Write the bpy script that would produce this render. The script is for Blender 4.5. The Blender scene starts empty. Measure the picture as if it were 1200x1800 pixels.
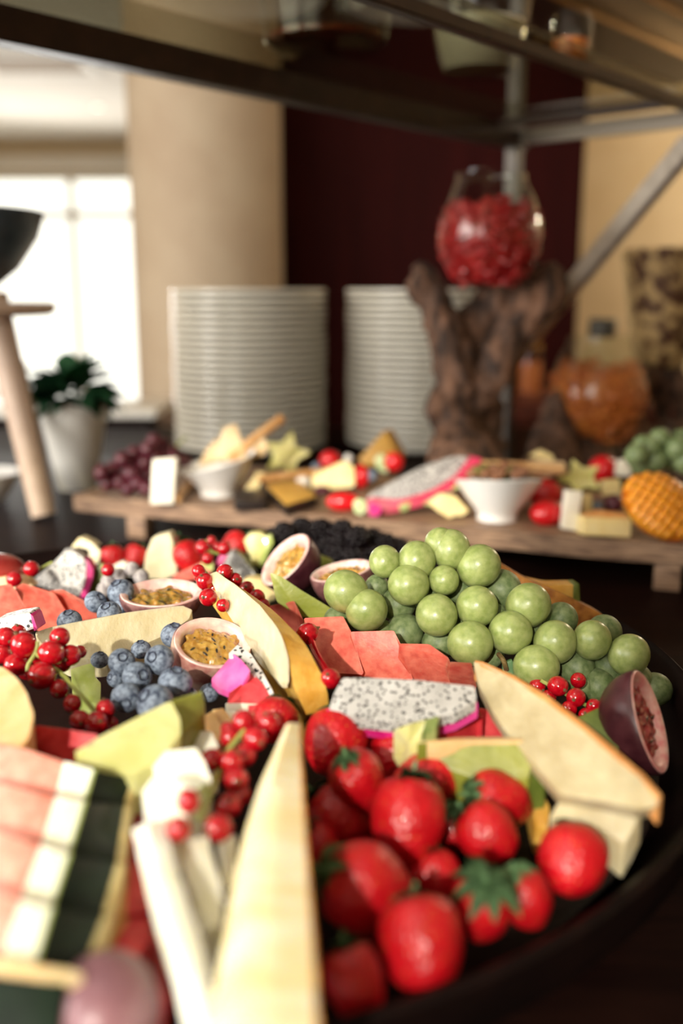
import bpy, bmesh, math, random
from mathutils import Vector, Matrix, noise
random.seed(7)
SC = bpy.context.scene
COL = SC.collection
R = math.radians

# ------------------------------------------------------------------ camera
CAMZ, PITCH, FPX = 0.30, R(12.5), 1750.0
cd = bpy.data.cameras.new('camera')
cam = bpy.data.objects.new('camera', cd); COL.objects.link(cam)
cam.location = (0, 0, CAMZ); cam.rotation_euler = (R(90) - PITCH, 0, 0)
cd.sensor_fit = 'VERTICAL'; cd.sensor_height = 36.0; cd.sensor_width = 24.0; cd.lens = 35.0
cd.clip_start = 0.01
cd.dof.use_dof = True; cd.dof.focus_distance = 0.63; cd.dof.aperture_fstop = 2.9; cd.dof.aperture_blades = 0
SC.camera = cam

# ------------------------------------------------------------------ world, sun, lamps, exposure
w = bpy.data.worlds.new('daylight'); SC.world = w; w.use_nodes = True
w.node_tree.nodes['Background'].inputs[0].default_value = (1.0, 0.955, 0.87, 1)
w.node_tree.nodes['Background'].inputs[1].default_value = 2.1
SUN_AZ, SUN_EL = R(17), R(24)
sd = bpy.data.lights.new('sun', 'SUN'); so = bpy.data.objects.new('sun', sd); COL.objects.link(so)
sd.energy = 3.4; sd.color = (1.0, 0.93, 0.80); sd.angle = R(1.3)
SUNV = Vector((math.sin(SUN_AZ) * math.cos(SUN_EL), math.cos(SUN_AZ) * math.cos(SUN_EL), -math.sin(SUN_EL)))
so.rotation_euler = SUNV.to_track_quat('-Z', 'Y').to_euler()
def area(name, loc, target, sx, sy, watts, color):
    l = bpy.data.lights.new(name, 'AREA'); o = bpy.data.objects.new(name, l); COL.objects.link(o)
    l.shape = 'RECTANGLE'; l.size = sx; l.size_y = sy; l.energy = watts; l.color = color
    o.location = loc; o.rotation_euler = (Vector(target) - Vector(loc)).to_track_quat('-Z', 'Y').to_euler()
    return o
area('side_fill', (-2.5, 0.1, 0.65), (-0.1, 1.6, 0.15), 1.6, 1.3, 78, (1.0, 0.96, 0.90))  # added fill from the left; no window stands there
area('window_daylight', (-1.75, -1.8, 0.8), (-0.4, 1.7, 0.15), 1.6, 1.4, 36, (1.0, 0.96, 0.90))
area('glass_door_daylight', (-2.6, 8.2, -0.1), (-0.4, 1.8, 0.0), 1.6, 1.4, 90, (1.0, 0.97, 0.92))
def point(name, loc, watts, color, r=0.03):
    l = bpy.data.lights.new(name, 'POINT'); o = bpy.data.objects.new(name, l); COL.objects.link(o)
    l.energy = watts; l.color = color; l.shadow_soft_size = r; o.location = loc
point('warm_wall_lamp', (1.75, 2.9, 0.75), 27, (1.0, 0.83, 0.60), 0.08)
point('ceiling_spot', (-0.35, 0.25, 1.35), 3.0, (1.0, 0.90, 0.78), 0.02)
SC.view_settings.view_transform = 'Standard'; SC.view_settings.look = 'None'
SC.view_settings.exposure = 0.0; SC.view_settings.gamma = 1.0; SC.view_settings.use_curve_mapping = False
SC.cycles.use_denoising = True
SC.cycles.max_bounces = 8; SC.cycles.diffuse_bounces = 3; SC.cycles.glossy_bounces = 3
SC.cycles.transparent_max_bounces = 12; SC.cycles.transmission_bounces = 6
SC.cycles.caustics_reflective = False; SC.cycles.caustics_refractive = False
SC.cycles.sample_clamp_indirect = 4.0

# ------------------------------------------------------------------ geometry helpers
CT, ST = math.cos(PITCH), math.sin(PITCH)
def ray(px, py):
    a, v = (px - 600) / FPX, (py - 900) / FPX
    return Vector((a, CT - v * ST, -ST - v * CT))
def at(px, py, z):                     # the point at height z seen at that place of the picture
    r = ray(px, py); return Vector((0, 0, CAMZ)) + r * ((z - CAMZ) / r.z)
def atd(px, py, d):
    return Vector((0, 0, CAMZ)) + ray(px, py) * d
def dep(py, z):
    return (CAMZ - z) / (ST + CT * (py - 900) / FPX)
def camdir(r, u, b):                   # right, up, back towards the viewer
    return (Vector((1, 0, 0)) * r + Vector((0, ST, CT)) * u + Vector((0, -CT, ST)) * b).normalized()
def lin(c):
    return tuple(((x / 255) / 12.92 if x / 255 <= 0.04045 else ((x / 255 + 0.055) / 1.055) ** 2.4) for x in c) + (1,)

def link(name, me, parent=None, loc=None, rot=None, scale=None):
    o = bpy.data.objects.new(name, me); COL.objects.link(o)
    if parent: o.parent = parent
    if loc is not None: o.location = loc
    if rot is not None:
        o.rotation_mode = 'QUATERNION'; o.rotation_quaternion = rot
    if scale is not None: o.scale = scale
    return o
def tag(o, label=None, cat=None, group=None, kind=None):
    if label: o['label'] = label
    if cat: o['category'] = cat
    if group: o['group'] = group
    if kind: o['kind'] = kind
    return o
def finish(bm, name, mats, smooth=40):
    bmesh.ops.recalc_face_normals(bm, faces=bm.faces)
    me = bpy.data.meshes.new(name); bm.to_mesh(me); bm.free()
    for m in (mats if isinstance(mats, (list, tuple)) else [mats]): me.materials.append(m)
    if smooth:
        me.polygons.foreach_set('use_smooth', [True] * len(me.polygons))
        me.set_sharp_from_angle(angle=R(smooth))
    return me
def world_obj(name, bm, mats, parent=None, smooth=40, origin=None):
    """a mesh built in world coordinates: its origin is moved to the middle of its base"""
    vs = [v.co for v in bm.verts]
    if origin is None:
        n = len(vs); c = sum(vs, Vector()) / n; origin = Vector((c.x, c.y, min(v.z for v in vs)))
    for v in bm.verts: v.co = v.co - origin
    o = link(name, finish(bm, name, mats, smooth), parent)
    o.location = origin - (Vector(parent.location) if parent else Vector())
    return o
def empty(name, loc, rotz=0):
    o = bpy.data.objects.new(name, None); COL.objects.link(o); o.location = loc; o.rotation_euler = (0, 0, rotz)
    o.empty_display_size = 0.02
    return o
def add_box(bm, lo, hi, mi=0, bev=0.0):
    r = bmesh.ops.create_cube(bm, size=1); vs = r['verts']
    for v in vs: v.co = Vector([lo[i] + (v.co[i] + 0.5) * (hi[i] - lo[i]) for i in range(3)])
    if bev:
        es = list({e for v in vs for e in v.link_edges})
        bmesh.ops.bevel(bm, geom=es, offset=bev, segments=2, affect='EDGES', profile=0.6)
    return vs
def box(name, lo, hi, mat, parent=None, bev=0.0):
    bm = bmesh.new(); add_box(bm, lo, hi, 0, bev); return world_obj(name, bm, mat, parent)
def lathe_bm(prof, seg=32, bm=None, cap0=True, cap1=True):
    bm = bm or bmesh.new(); rings = []
    for (r, z) in prof:
        if r < 1e-6: rings.append([bm.verts.new((0, 0, z))])
        else: rings.append([bm.verts.new((r * math.cos(2 * math.pi * k / seg), r * math.sin(2 * math.pi * k / seg), z)) for k in range(seg)])
    for a, b in zip(rings, rings[1:]):
        for k in range(seg):
            k2 = (k + 1) % seg
            f = [a[k % len(a)], a[k2 % len(a)], b[k2 % len(b)], b[k % len(b)]]
            u = []
            for v in f:
                if v not in u: u.append(v)
            if len(u) > 2: bm.faces.new(u)
    return bm
def loft_bm(rings, bm=None, caps=True):
    bm = bm or bmesh.new()
    rr = [[bm.verts.new(p) for p in ring] for ring in rings]
    n = len(rr[0])
    for a, b in zip(rr, rr[1:]):
        for k in range(n): bm.faces.new([a[k], a[(k + 1) % n], b[(k + 1) % n], b[k]])
    if caps:
        bm.faces.new(rr[0][::-1]); bm.faces.new(rr[-1])
    return bm
def tube_bm(pts, rad, seg=8, bm=None):
    pts = [Vector(p) for p in pts]; rings = []
    for i, p in enumerate(pts):
        t = (pts[min(i + 1, len(pts) - 1)] - pts[max(i - 1, 0)]).normalized()
        a = t.cross(Vector((0.13, 0.31, 0.94)))
        if a.length < 1e-3: a = t.cross(Vector((1, 0, 0)))
        a.normalize(); b = t.cross(a)
        r = rad[i] if isinstance(rad, (list, tuple)) else rad
        rings.append([p + (a * math.cos(2 * math.pi * k / seg) + b * math.sin(2 * math.pi * k / seg)) * r for k in range(seg)])
    return loft_bm(rings, bm)
def cat_rom(pts, n):
    pts = [Vector(p) for p in pts]; out = []
    if len(pts) == 2: return [pts[0].lerp(pts[1], i / (n - 1)) for i in range(n)]
    m = len(pts) - 1
    for i in range(n):
        t = i / (n - 1) * m; k = min(int(t), m - 1); u = t - k
        p1, p2 = pts[k], pts[k + 1]; p0 = pts[k - 1] if k else p1 * 2 - p2; p3 = pts[k + 2] if k + 2 <= m else p2 * 2 - p1
        out.append(0.5 * ((2 * p1) + (p2 - p0) * u + (2 * p0 - 5 * p1 + 4 * p2 - p3) * u * u + (3 * p1 - p0 - 3 * p2 + p3) * u ** 3))
    return out
def ball_bm(r, seg=20, rings=14, fn=None, bm=None, c=(0, 0, 0)):
    bm = bm or bmesh.new()
    vs = bmesh.ops.create_uvsphere(bm, u_segments=seg, v_segments=rings, radius=r)['verts']
    for v in vs:
        if fn: v.co = fn(v.co.copy())
        v.co += Vector(c)
    return bm
def quat_z(n, spin=0.0):               # rotation taking +Z to n
    q = Vector(n).to_track_quat('Z', 'Y')
    from mathutils import Quaternion
    return q @ Quaternion((0, 0, 1), spin)

def poly_pts(poly, z=None, d=None):
    out = []
    for p in poly:
        if z is not None: out.append(at(p[0], p[1], z + (p[2] if len(p) > 2 else 0)))
        else: out.append(atd(p[0], p[1], d + (p[2] if len(p) > 2 else 0)))
    return out
def chaikin(pts, cut=0.18):
    out = []
    for i, p in enumerate(pts):
        q, o = pts[(i + 1) % len(pts)], pts[i - 1]
        out += [p.lerp(o, cut), p * (1 - cut) + (o + q) * (cut / 2), p.lerp(q, cut)]
    return out
def prism(name, poly, mat, z=None, d=None, t=0.02, tv=None, bev=0.0012, rnd=0.0, parent=None, wob=0.0):
    """a cut piece of fruit or cheese: its cut face stands at real heights, its thickness t runs away from that face"""
    pts = poly_pts(poly, z, d)
    if rnd: pts = chaikin(pts, rnd)
    tv = Vector(tv) if tv else (Vector((0, 0, -t)) if z is not None else Vector((0, t * 0.98, -t * 0.12)))
    nrm = Vector()
    for a, b in zip(pts, pts[1:] + pts[:1]): nrm += a.cross(b)
    if nrm.dot(tv) > 0: pts = pts[::-1]
    bm = bmesh.new()
    top = [bm.verts.new(p) for p in pts]; bot = [bm.verts.new(p + tv) for p in pts]
    n = len(pts)
    bm.faces.new(top); bm.faces.new(bot[::-1])
    for k in range(n): bm.faces.new([top[k], bot[k], bot[(k + 1) % n], top[(k + 1) % n]])
    if bev: bmesh.ops.bevel(bm, geom=list(bm.edges), offset=bev, segments=2, affect='EDGES', profile=0.6, clamp_overlap=True)
    if wob:
        bmesh.ops.triangulate(bm, faces=[f for f in bm.faces if len(f.verts) > 4])
        bmesh.ops.subdivide_edges(bm, edges=list(bm.edges), cuts=2, use_grid_fill=True)
        for v in bm.verts: v.co += noise.noise_vector(v.co * 90) * wob
    return world_obj(name, bm, mat, parent)
def wedge(name, L, M, Rr, mat, depth=0.02, n=16, zs=None, parent=None, low=None, inset=0.25, wob=0.0006):
    """a long melon or pineapple wedge lofted along its length: left edge, ridge, right edge, and a narrower underside"""
    def P(l): return cat_rom([at(*p) for p in l], n)
    l, m, r = P(L), P(M), P(Rr); rings = []
    for i in range(n):
        dn = Vector((0, 0, -depth)) if low is None else Vector(low) * depth
        ll = l[i].lerp(r[i], inset) + dn; rl = r[i].lerp(l[i], inset) + dn
        ring = [l[i], l[i].lerp(m[i], .5), m[i], m[i].lerp(r[i], .5), r[i], r[i].lerp(rl, .5), rl, ll, ll.lerp(l[i], .5)]
        rings.append([p + noise.noise_vector(p * 120) * wob for p in ring])
    return world_obj(name, loft_bm(rings), mat, parent, smooth=50)

# ------------------------------------------------------------------ materials
def pm(name, c1, c2=None, scale=20, rough=0.5, bump=0.0, bscale=60, sss=0.0, sssr=(0.6, 0.25, 0.12), sscale=0.004, coat=0.0, spec=0.5,
       metal=0.0, stretch=None, detail=4, lo=0.35, hi=0.65, extra=None, btype='noise'):
    m = bpy.data.materials.new(name); m.use_nodes = True; nt = m.node_tree; N = nt.nodes; Lk = nt.links
    b = N['Principled BSDF']
    b.inputs['Roughness'].default_value = rough; b.inputs['Metallic'].default_value = metal
    b.inputs['Specular IOR Level'].default_value = spec
    if coat: b.inputs['Coat Weight'].default_value = coat; b.inputs['Coat Roughness'].default_value = 0.06
    if sss:
        b.inputs['Subsurface Weight'].default_value = sss; b.inputs['Subsurface Radius'].default_value = sssr
        b.inputs['Subsurface Scale'].default_value = sscale
    tc = N.new('ShaderNodeTexCoord'); vec = tc.outputs['Object']
    if stretch:
        mp = N.new('ShaderNodeMapping'); mp.inputs['Scale'].default_value = stretch; Lk.new(vec, mp.inputs['Vector']); vec = mp.outputs['Vector']
    col = None
    if c2 is not None:
        nz = N.new('ShaderNodeTexNoise'); nz.inputs['Scale'].default_value = scale; nz.inputs['Detail'].default_value = detail
        Lk.new(vec, nz.inputs['Vector'])
        cr = N.new('ShaderNodeValToRGB'); e = cr.color_ramp.elements
        e[0].position = lo; e[0].color = lin(c1); e[1].position = hi; e[1].color = lin(c2)
        Lk.new(nz.outputs['Fac'], cr.inputs['Fac']); col = cr.outputs['Color']
    else:
        b.inputs['Base Color'].default_value = lin(c1)
    if extra: col = extra(nt, vec, col, lin(c1))
    if col is not None: Lk.new(col, b.inputs['Base Color'])
    if bump:
        if btype == 'voronoi':
            bn = N.new('ShaderNodeTexVoronoi'); out = bn.outputs['Distance']
        else:
            bn = N.new('ShaderNodeTexNoise'); bn.inputs['Detail'].default_value = 3; out = bn.outputs['Fac']
        bn.inputs['Scale'].default_value = bscale; Lk.new(vec, bn.inputs['Vector'])
        bp = N.new('ShaderNodeBump'); bp.inputs['Strength'].default_value = bump; bp.inputs['Distance'].default_value = 0.002
        Lk.new(out, bp.inputs['Height']); Lk.new(bp.outputs['Normal'], b.inputs['Normal'])
    return m
def seeds(scale, thr, colour, keep=0.5, jit=1.0, flat=None):
    """scattered seeds: voronoi cells, a random share of them filled near their centre"""
    def f(nt, vec, col, base):
        N, Lk = nt.nodes, nt.links
        v = N.new('ShaderNodeTexVoronoi'); v.inputs['Scale'].default_value = scale; v.inputs['Randomness'].default_value = jit
        Lk.new(vec, v.inputs['Vector'])
        sp = N.new('ShaderNodeSeparateColor'); Lk.new(v.outputs['Color'], sp.inputs[0])
        a = N.new('ShaderNodeMath'); a.operation = 'LESS_THAN'; Lk.new(v.outputs['Distance'], a.inputs[0]); a.inputs[1].default_value = thr
        k = N.new('ShaderNodeMath'); k.operation = 'LESS_THAN'; Lk.new(sp.outputs[0], k.inputs[0]); k.inputs[1].default_value = keep
        mu = N.new('ShaderNodeMath'); mu.operation = 'MULTIPLY'; Lk.new(a.outputs[0], mu.inputs[0]); Lk.new(k.outputs[0], mu.inputs[1])
        mx = N.new('ShaderNodeMix'); mx.data_type = 'RGBA'
        Lk.new(mu.outputs[0], mx.inputs['Factor'])
        if col is not None: Lk.new(col, mx.inputs['A'])
        else: mx.inputs['A'].default_value = base
        mx.inputs['B'].default_value = lin(colour)
        return mx.outputs['Result']
    return f
def glass(name, tint=(0.93, 0.95, 0.93), rough=0.0, boost=1.0, ior=1.45):
    m = bpy.data.materials.new(name); m.use_nodes = True; nt = m.node_tree; N, Lk = nt.nodes, nt.links
    for n in list(N):
        if n.type == 'BSDF_PRINCIPLED': N.remove(n)
    tr = N.new('ShaderNodeBsdfTransparent'); tr.inputs[0].default_value = tint + (1,)
    gl = N.new('ShaderNodeBsdfGlossy'); gl.inputs['Roughness'].default_value = rough + 0.02
    fr = N.new('ShaderNodeFresnel'); fr.inputs['IOR'].default_value = ior
    ge = N.new('ShaderNodeNewGeometry'); inv = N.new('ShaderNodeMath'); inv.operation = 'SUBTRACT'; inv.inputs[0].default_value = 1.0; Lk.new(ge.outputs['Backfacing'], inv.inputs[1])
    ml = N.new('ShaderNodeMath'); ml.operation = 'MULTIPLY'; Lk.new(fr.outputs[0], ml.inputs[0]); Lk.new(inv.outputs[0], ml.inputs[1])
    mx = N.new('ShaderNodeMixShader'); Lk.new(ml.outputs[0], mx.inputs[0]); Lk.new(tr.outputs[0], mx.inputs[1]); Lk.new(gl.outputs[0], mx.inputs[2])
    Lk.new(mx.outputs[0], N['Material Output'].inputs[0]); return m
def emit(name, c, s):
    m = bpy.data.materials.new(name); m.use_nodes = True; b = m.node_tree.nodes['Principled BSDF']
    b.inputs['Base Color'].default_value = lin(c); b.inputs['Emission Color'].default_value = lin(c); b.inputs['Emission Strength'].default_value = s
    return m
RED_S = (0.8, 0.15, 0.1)
M = {}
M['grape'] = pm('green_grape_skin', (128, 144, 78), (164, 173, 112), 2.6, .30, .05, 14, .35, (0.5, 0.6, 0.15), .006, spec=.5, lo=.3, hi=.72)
M['grape_shade'] = pm('green_grape_skin_shaded', (92, 112, 66), (134, 148, 104), 2.6, .5, .05, 14, .25, (0.5, 0.6, 0.15), .006)  # darker copy of the grape skin, shade put into the colour
M['red_grape'] = pm('dark_red_grape_skin', (60, 18, 30), (104, 38, 54), 2, .35, sss=.15, sssr=RED_S)
M['currant'] = pm('red_currant_skin', (160, 6, 24), (190, 16, 32), 3, .10, sss=.45, sssr=(.9, .1, .08), sscale=.004, coat=.6)
M['tuft'] = pm('dried_blossom_end', (120, 92, 55), (70, 48, 28), 300, .8)
M['stem'] = pm('pale_green_stem', (170, 178, 100), (140, 150, 72), 120, .55, sss=.2, sssr=(.5, .6, .2))
M['stem_brown'] = pm('brown_stem', (120, 100, 55), (85, 62, 36), 200, .7)
M['blueberry'] = pm('blueberry_bloom', (36, 48, 72), (136, 150, 168), 3.2, .62, .12, 8, lo=.30, hi=.62, detail=6)
M['blueberry_crown'] = pm('blueberry_crown', (34, 40, 58), (72, 80, 100), 5, .7)
M['frosted'] = pm('frosted_berry', (196, 190, 186), (128, 120, 124), 200, .7)
M['blackberry'] = pm('blackberry_drupelet', (9, 4, 7), (18, 8, 12), 200, .34, spec=.25)
def straw_extra(nt, vec, col, base):
    return seeds(12, .15, (206, 126, 56), .9, .35)(nt, vec, col, base)
M['straw'] = pm('strawberry_skin', (172, 6, 20), (198, 18, 30), 2.2, .36, .35, 12, .35, (.9, .12, .08), .004, extra=straw_extra, btype='voronoi', coat=.10)
M['calyx'] = pm('strawberry_leaf', (70, 104, 66), (100, 136, 90), 6, .55, .1, 12)
M['melon_flesh'] = pm('watermelon_flesh', (214, 88, 74), (236, 128, 106), 150, .46, .12, 400, .35, (.9, .25, .15), .005, detail=6)
M['melon_front'] = pm('watermelon_sunlit_flesh', (240, 146, 126), (246, 178, 158), 120, .46, .12, 400, .35, (.9, .25, .15), .005, detail=6)  # front flesh lightened: the strong sun on it is put into the colour
M['melon_deep'] = pm('watermelon_flesh_deep', (200, 40, 52), (222, 72, 76), 150, .46, .12, 400, .35, (.9, .2, .15), .005, detail=6)
M['melon_rind'] = pm('watermelon_white_rind', (240, 244, 214), (250, 250, 232), 90, .42, sss=.3, sssr=(.6, .6, .4))
M['melon_skin'] = pm('watermelon_dark_skin', (16, 28, 20), (28, 46, 30), 60, .45, .08, 90, spec=.2)
M['melon_line'] = pm('watermelon_green_line', (176, 200, 110), (200, 214, 140), 90, .45)
M['dragon'] = pm('dragonfruit_flesh', (166, 164, 160), (192, 190, 186), 60, .45, .1, 300, .2, (.6, .55, .5), .003, extra=seeds(430, .35, (16, 15, 17), .82))
M['dragon_coarse'] = pm('dragonfruit_flesh_coarse_seeds', (206, 203, 198), (226, 223, 218), 60, .40, .1, 300, .2, (.6, .55, .5), .003, extra=seeds(310, .35, (16, 15, 17), .9))
M['dragon_skin'] = pm('dragonfruit_pink_skin', (214, 22, 120), (232, 70, 150), 60, .4, sss=.2, sssr=(.8, .2, .4))
M['dragon_dense'] = pm('dragonfruit_shaded_dense_seeds', (150, 146, 142), (176, 172, 167), 60, .45, extra=seeds(270, .36, (16, 15, 17), .95))  # flesh of the board half darkened, its shade put into the colour
M['dragon_red'] = pm('dragonfruit_red_skin', (176, 12, 54), (200, 40, 84), 60, .45)
M['dragon_peel'] = pm('dragonfruit_pale_peel', (240, 130, 190), (226, 60, 150), 55, .4, sss=.3, sssr=(.8, .3, .5))
M['dragon_green'] = pm('dragonfruit_scale_green', (128, 150, 84), (190, 190, 120), 70, .5)
M['pine'] = pm('pineapple_flesh', (240, 220, 164), (250, 240, 206), 40, .42, .25, 260, .35, (.8, .6, .2), .006, stretch=(1, 2.6, 1), detail=6)
M['pine_pale'] = pm('pineapple_pale_flesh', (208, 194, 152), (224, 214, 178), 46, .44, .3, 200, .35, (.8, .65, .35), .006, stretch=(1.6, 1, 1), detail=6)
M['pine_dull'] = pm('pineapple_dull_pale_flesh', (182, 166, 128), (204, 192, 156), 46, .46, .3, 200, .35, (.8, .65, .35), .006, stretch=(1.6, 1, 1), detail=6)
M['pine_gold'] = pm('pineapple_golden_flesh', (212, 154, 58), (236, 192, 104), 50, .32, .35, 220, .35, (.8, .5, .1), .006, detail=6)
M['pine_rind'] = pm('pineapple_rind', (150, 88, 34), (196, 132, 52), 120, .6, .6, 200)
M['honey'] = pm('honeydew_flesh', (196, 196, 116), (222, 220, 160), 26, .42, .2, 200, .4, (.6, .6, .2), .006)
M['honey_green'] = pm('honeydew_green_flesh', (132, 144, 50), (168, 172, 78), 34, .40, .2, 200, .3, (.5, .6, .15), .006)
M['honey_shaded'] = pm('honeydew_shaded_flesh', (112, 118, 36), (148, 150, 60), 40, .42, .2, 160, .2, (.5, .6, .15), .005)  # darker green flesh: the shade on this slice is put into the colour
M['honey_skin'] = pm('honeydew_green_skin', (84, 98, 34), (112, 124, 50), 60, .45, .15, 120)
M['honey_pale'] = pm('pale_melon_flesh', (246, 244, 218), (252, 250, 236), 40, .42, .2, 200, .4, (.6, .6, .35), .006)
M['canta'] = pm('cantaloupe_flesh', (216, 174, 118), (230, 200, 152), 50, .38, .2, 200, .4, (.8, .5, .2), .006)
M['kiwi'] = pm('starfruit_green_flesh', (176, 192, 92), (206, 216, 140), 60, .3, .15, 200, .4, (.5, .6, .2), .006, coat=.3)
M['starfruit'] = pm('starfruit_slice', (206, 200, 110), (226, 216, 146), 60, .36, sss=.3, sssr=(.6, .6, .2))
M['starfruit_edge'] = pm('starfruit_edge', (150, 164, 62), (178, 184, 86), 60, .4)
M['pass_skin_dark'] = pm('passion_fruit_dark_skin', (58, 22, 30), (86, 44, 50), 90, .34, .1, 200, lo=.3, hi=.7)
M['pass_skin_mid'] = pm('passion_fruit_brown_skin', (96, 54, 56), (138, 96, 92), 140, .5, .1, 200)
M['pass_skin_pale'] = pm('passion_fruit_pale_pink_skin', (164, 92, 88), (208, 172, 152), 70, .42, .1, 200, lo=.38, hi=.6)
M['pass_skin_mauve'] = pm('passion_fruit_mauve_skin', (112, 74, 82), (150, 108, 114), 40, .32, .1, 200)
M['pass_rim'] = pm('passion_fruit_pith', (240, 218, 206), (228, 176, 170), 120, .45, sss=.3, sssr=(.8, .4, .4))
M['pass_pith_pink'] = pm('passion_fruit_pink_pith', (226, 140, 138), (240, 196, 184), 160, .4, sss=.3, sssr=(.8, .3, .3))
M['pulp'] = pm('passion_fruit_pulp', (164, 116, 40), (200, 164, 84), 200, .16, sss=.5, sssr=(.8, .5, .1), sscale=.004, coat=.5)
M['pulp_green'] = pm('passion_fruit_green_pulp', (120, 104, 44), (186, 136, 60), 200, .16, sss=.5, sssr=(.8, .5, .1), coat=.5)
M['pulp_red'] = pm('passion_fruit_red_pulp', (120, 40, 40), (160, 62, 60), 200, .2, sss=.4, sssr=(.8, .2, .1), coat=.4)
M['pass_seed'] = pm('passion_fruit_seed', (36, 28, 22), (70, 60, 40), 200, .3)
M['nectarine'] = pm('nectarine_skin', (120, 22, 28), (168, 60, 52), 30, .25, sss=.15, sssr=RED_S)
M['platter'] = pm('platter_dark_lacquer', (16, 9, 8), (24, 13, 11), 40, .5, .05, 100, spec=.08)
M['table'] = pm('dark_table_wood', (22, 11, 9), (32, 17, 13), 14, .42, .05, 60, stretch=(1, 8, 1), spec=.012)
M['board'] = pm('board_wood', (98, 72, 56), (166, 134, 106), 26, .55, .2, 120, stretch=(1.2, 14, 14), detail=6)
M['plate'] = pm('white_porcelain', (232, 227, 212), None, rough=.22, spec=.5)
M['bowl'] = pm('white_bowl_glaze', (238, 236, 232), None, rough=.25)
M['pot'] = pm('white_pot_glaze', (242, 240, 232), None, rough=.45)
M['soil'] = pm('potting_soil', (30, 20, 14), (50, 36, 24), 300, .9, .6, 300)
M['leaf'] = pm('dark_green_leaf', (30, 78, 50), (66, 124, 80), 90, .6, .1, 200, spec=.25)
M['pale_wood'] = pm('pale_stand_wood', (192, 164, 144), (208, 184, 164), 22, .5, .08, 120, stretch=(10, 10, 1.5))
M['dark_leg'] = pm('shadowed_stand_leg_wood', (110, 90, 66), (132, 110, 82), 22, .5, .08, 120, stretch=(10, 10, 1.5))  # stand wood darkened; the leg's shadow is put into the colour
M['black_bowl'] = pm('dark_blue_grey_bowl_glaze', (44, 56, 66), (62, 76, 86), 60, .30)
M['drift'] = pm('driftwood', (44, 30, 23), (130, 94, 72), 26, .8, 1.0, 60, stretch=(2.2, 2.2, .7), detail=8, lo=.36, hi=.68)
M['glass'] = glass('clear_glass', (0.96, 0.97, 0.95), ior=1.45)
M['shelf_glass'] = glass('shelf_glass', (0.62, 0.61, 0.52), ior=1.42)
M['steel'] = pm('brushed_steel', (150, 140, 128), (128, 118, 106), 60, .34, metal=.35, stretch=(1, 40, 40))
M['post_steel'] = pm('dull_post_steel', (86, 78, 68), (74, 66, 58), 60, .4, metal=.2)
M['brace_steel'] = pm('pale_brace_steel', (206, 196, 184), (188, 178, 166), 60, .36, metal=.2)
M['dark_frame'] = pm('dark_bronze_frame', (44, 28, 22), (58, 38, 30), 40, .40, spec=.3)
M['brass'] = pm('brass_edge', (170, 130, 72), (196, 156, 90), 40, .3, metal=.9)
M['dried_red'] = pm('dried_red_berries', (122, 8, 16), (178, 26, 30), 200, .4, coat=.3)
M['granola'] = pm('orange_granola', (170, 76, 24), (220, 134, 62), 120, .5, coat=.2)
M['mottled'] = pm('brown_mottled_cereal', (84, 48, 28), (196, 160, 112), 40, .6, .3, 90, detail=2, lo=.44, hi=.56)
M['syrup'] = pm('amber_jam', (88, 26, 14), (140, 56, 26), 80, .2, coat=.4)
M['yogurt'] = pm('white_yogurt', (214, 206, 192), None, rough=.5)
M['maroon'] = pm('maroon_panel', (46, 9, 8), (54, 12, 10), 6, .7, stretch=(4, 4, .4), spec=.1)
M['cream_wall'] = pm('cream_wall_paint', (214, 190, 150), (220, 198, 160), 8, .8)
M['column_paint'] = pm('column_beige_plaster', (180, 158, 132), (188, 168, 142), 8, .7)
M['ceiling'] = pm('white_ceiling_paint', (236, 230, 216), (240, 234, 222), 6, .8)
M['floor'] = pm('floor_wood', (70, 48, 36), (92, 64, 46), 10, .5, stretch=(1, 6, 1))
M['sideboard'] = pm('red_brown_sideboard_wood', (82, 34, 22), (104, 44, 28), 12, .45, stretch=(1, 1, 6))
M['white_top'] = pm('white_side_table_top', (236, 232, 222), None, rough=.3)
M['frame_white'] = pm('window_frame_paint', (232, 226, 210), None, rough=.5)
M['cheese_w'] = pm('white_cheese', (240, 232, 212), (246, 240, 224), 60, .5, sss=.3, sssr=(.6, .5, .4))
M['cheese_y'] = pm('pale_yellow_cheese', (230, 206, 140), (238, 218, 160), 60, .5, sss=.3, sssr=(.7, .5, .2))
M['cheese_o'] = pm('golden_cheese', (212, 158, 64), (226, 176, 84), 60, .45, sss=.3, sssr=(.8, .5, .15))
M['wax'] = pm('black_cheese_wax', (34, 26, 24), (48, 38, 34), 60, .4)
M['rind'] = pm('orange_cheese_rind', (200, 132, 66), (216, 156, 92), 80, .6)
M['bread'] = pm('breadstick_crust', (196, 142, 84), (222, 178, 124), 90, .65, .3, 200)
M['cracker'] = pm('pale_cracker', (222, 190, 140), (232, 206, 164), 120, .7, .3, 200)
M['tomato'] = pm('tomato_skin', (206, 12, 26), (216, 20, 30), 30, .2, sss=.2, sssr=RED_S, coat=.4)
M['mango'] = pm('mango_flesh', (236, 150, 34), (246, 176, 60), 60, .36, .2, 200, sss=.35, sssr=(.8, .4, .08))
M['mango_cut'] = pm('mango_cut_edges', (188, 100, 18), (206, 122, 28), 60, .4)
M['mango_skin'] = pm('mango_skin', (150, 120, 40), (190, 90, 40), 20, .4)
M['walnut'] = pm('walnut_kernel', (112, 70, 44), (160, 110, 76), 160, .6, .6, 200)
M['olive'] = pm('olive_skin', (92, 82, 40), (120, 108, 56), 60, .35)
M['cucumber'] = pm('cucumber_slice', (176, 196, 132), (206, 218, 172), 80, .4)
M['mozz'] = pm('mozzarella', (236, 232, 226), None, rough=.35)
M['lamp'] = emit('lamp_glow', (255, 244, 226), 3.0)
M['cork'] = pm('dark_grey_lid', (70, 68, 62), (84, 80, 72), 60, .5)

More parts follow.
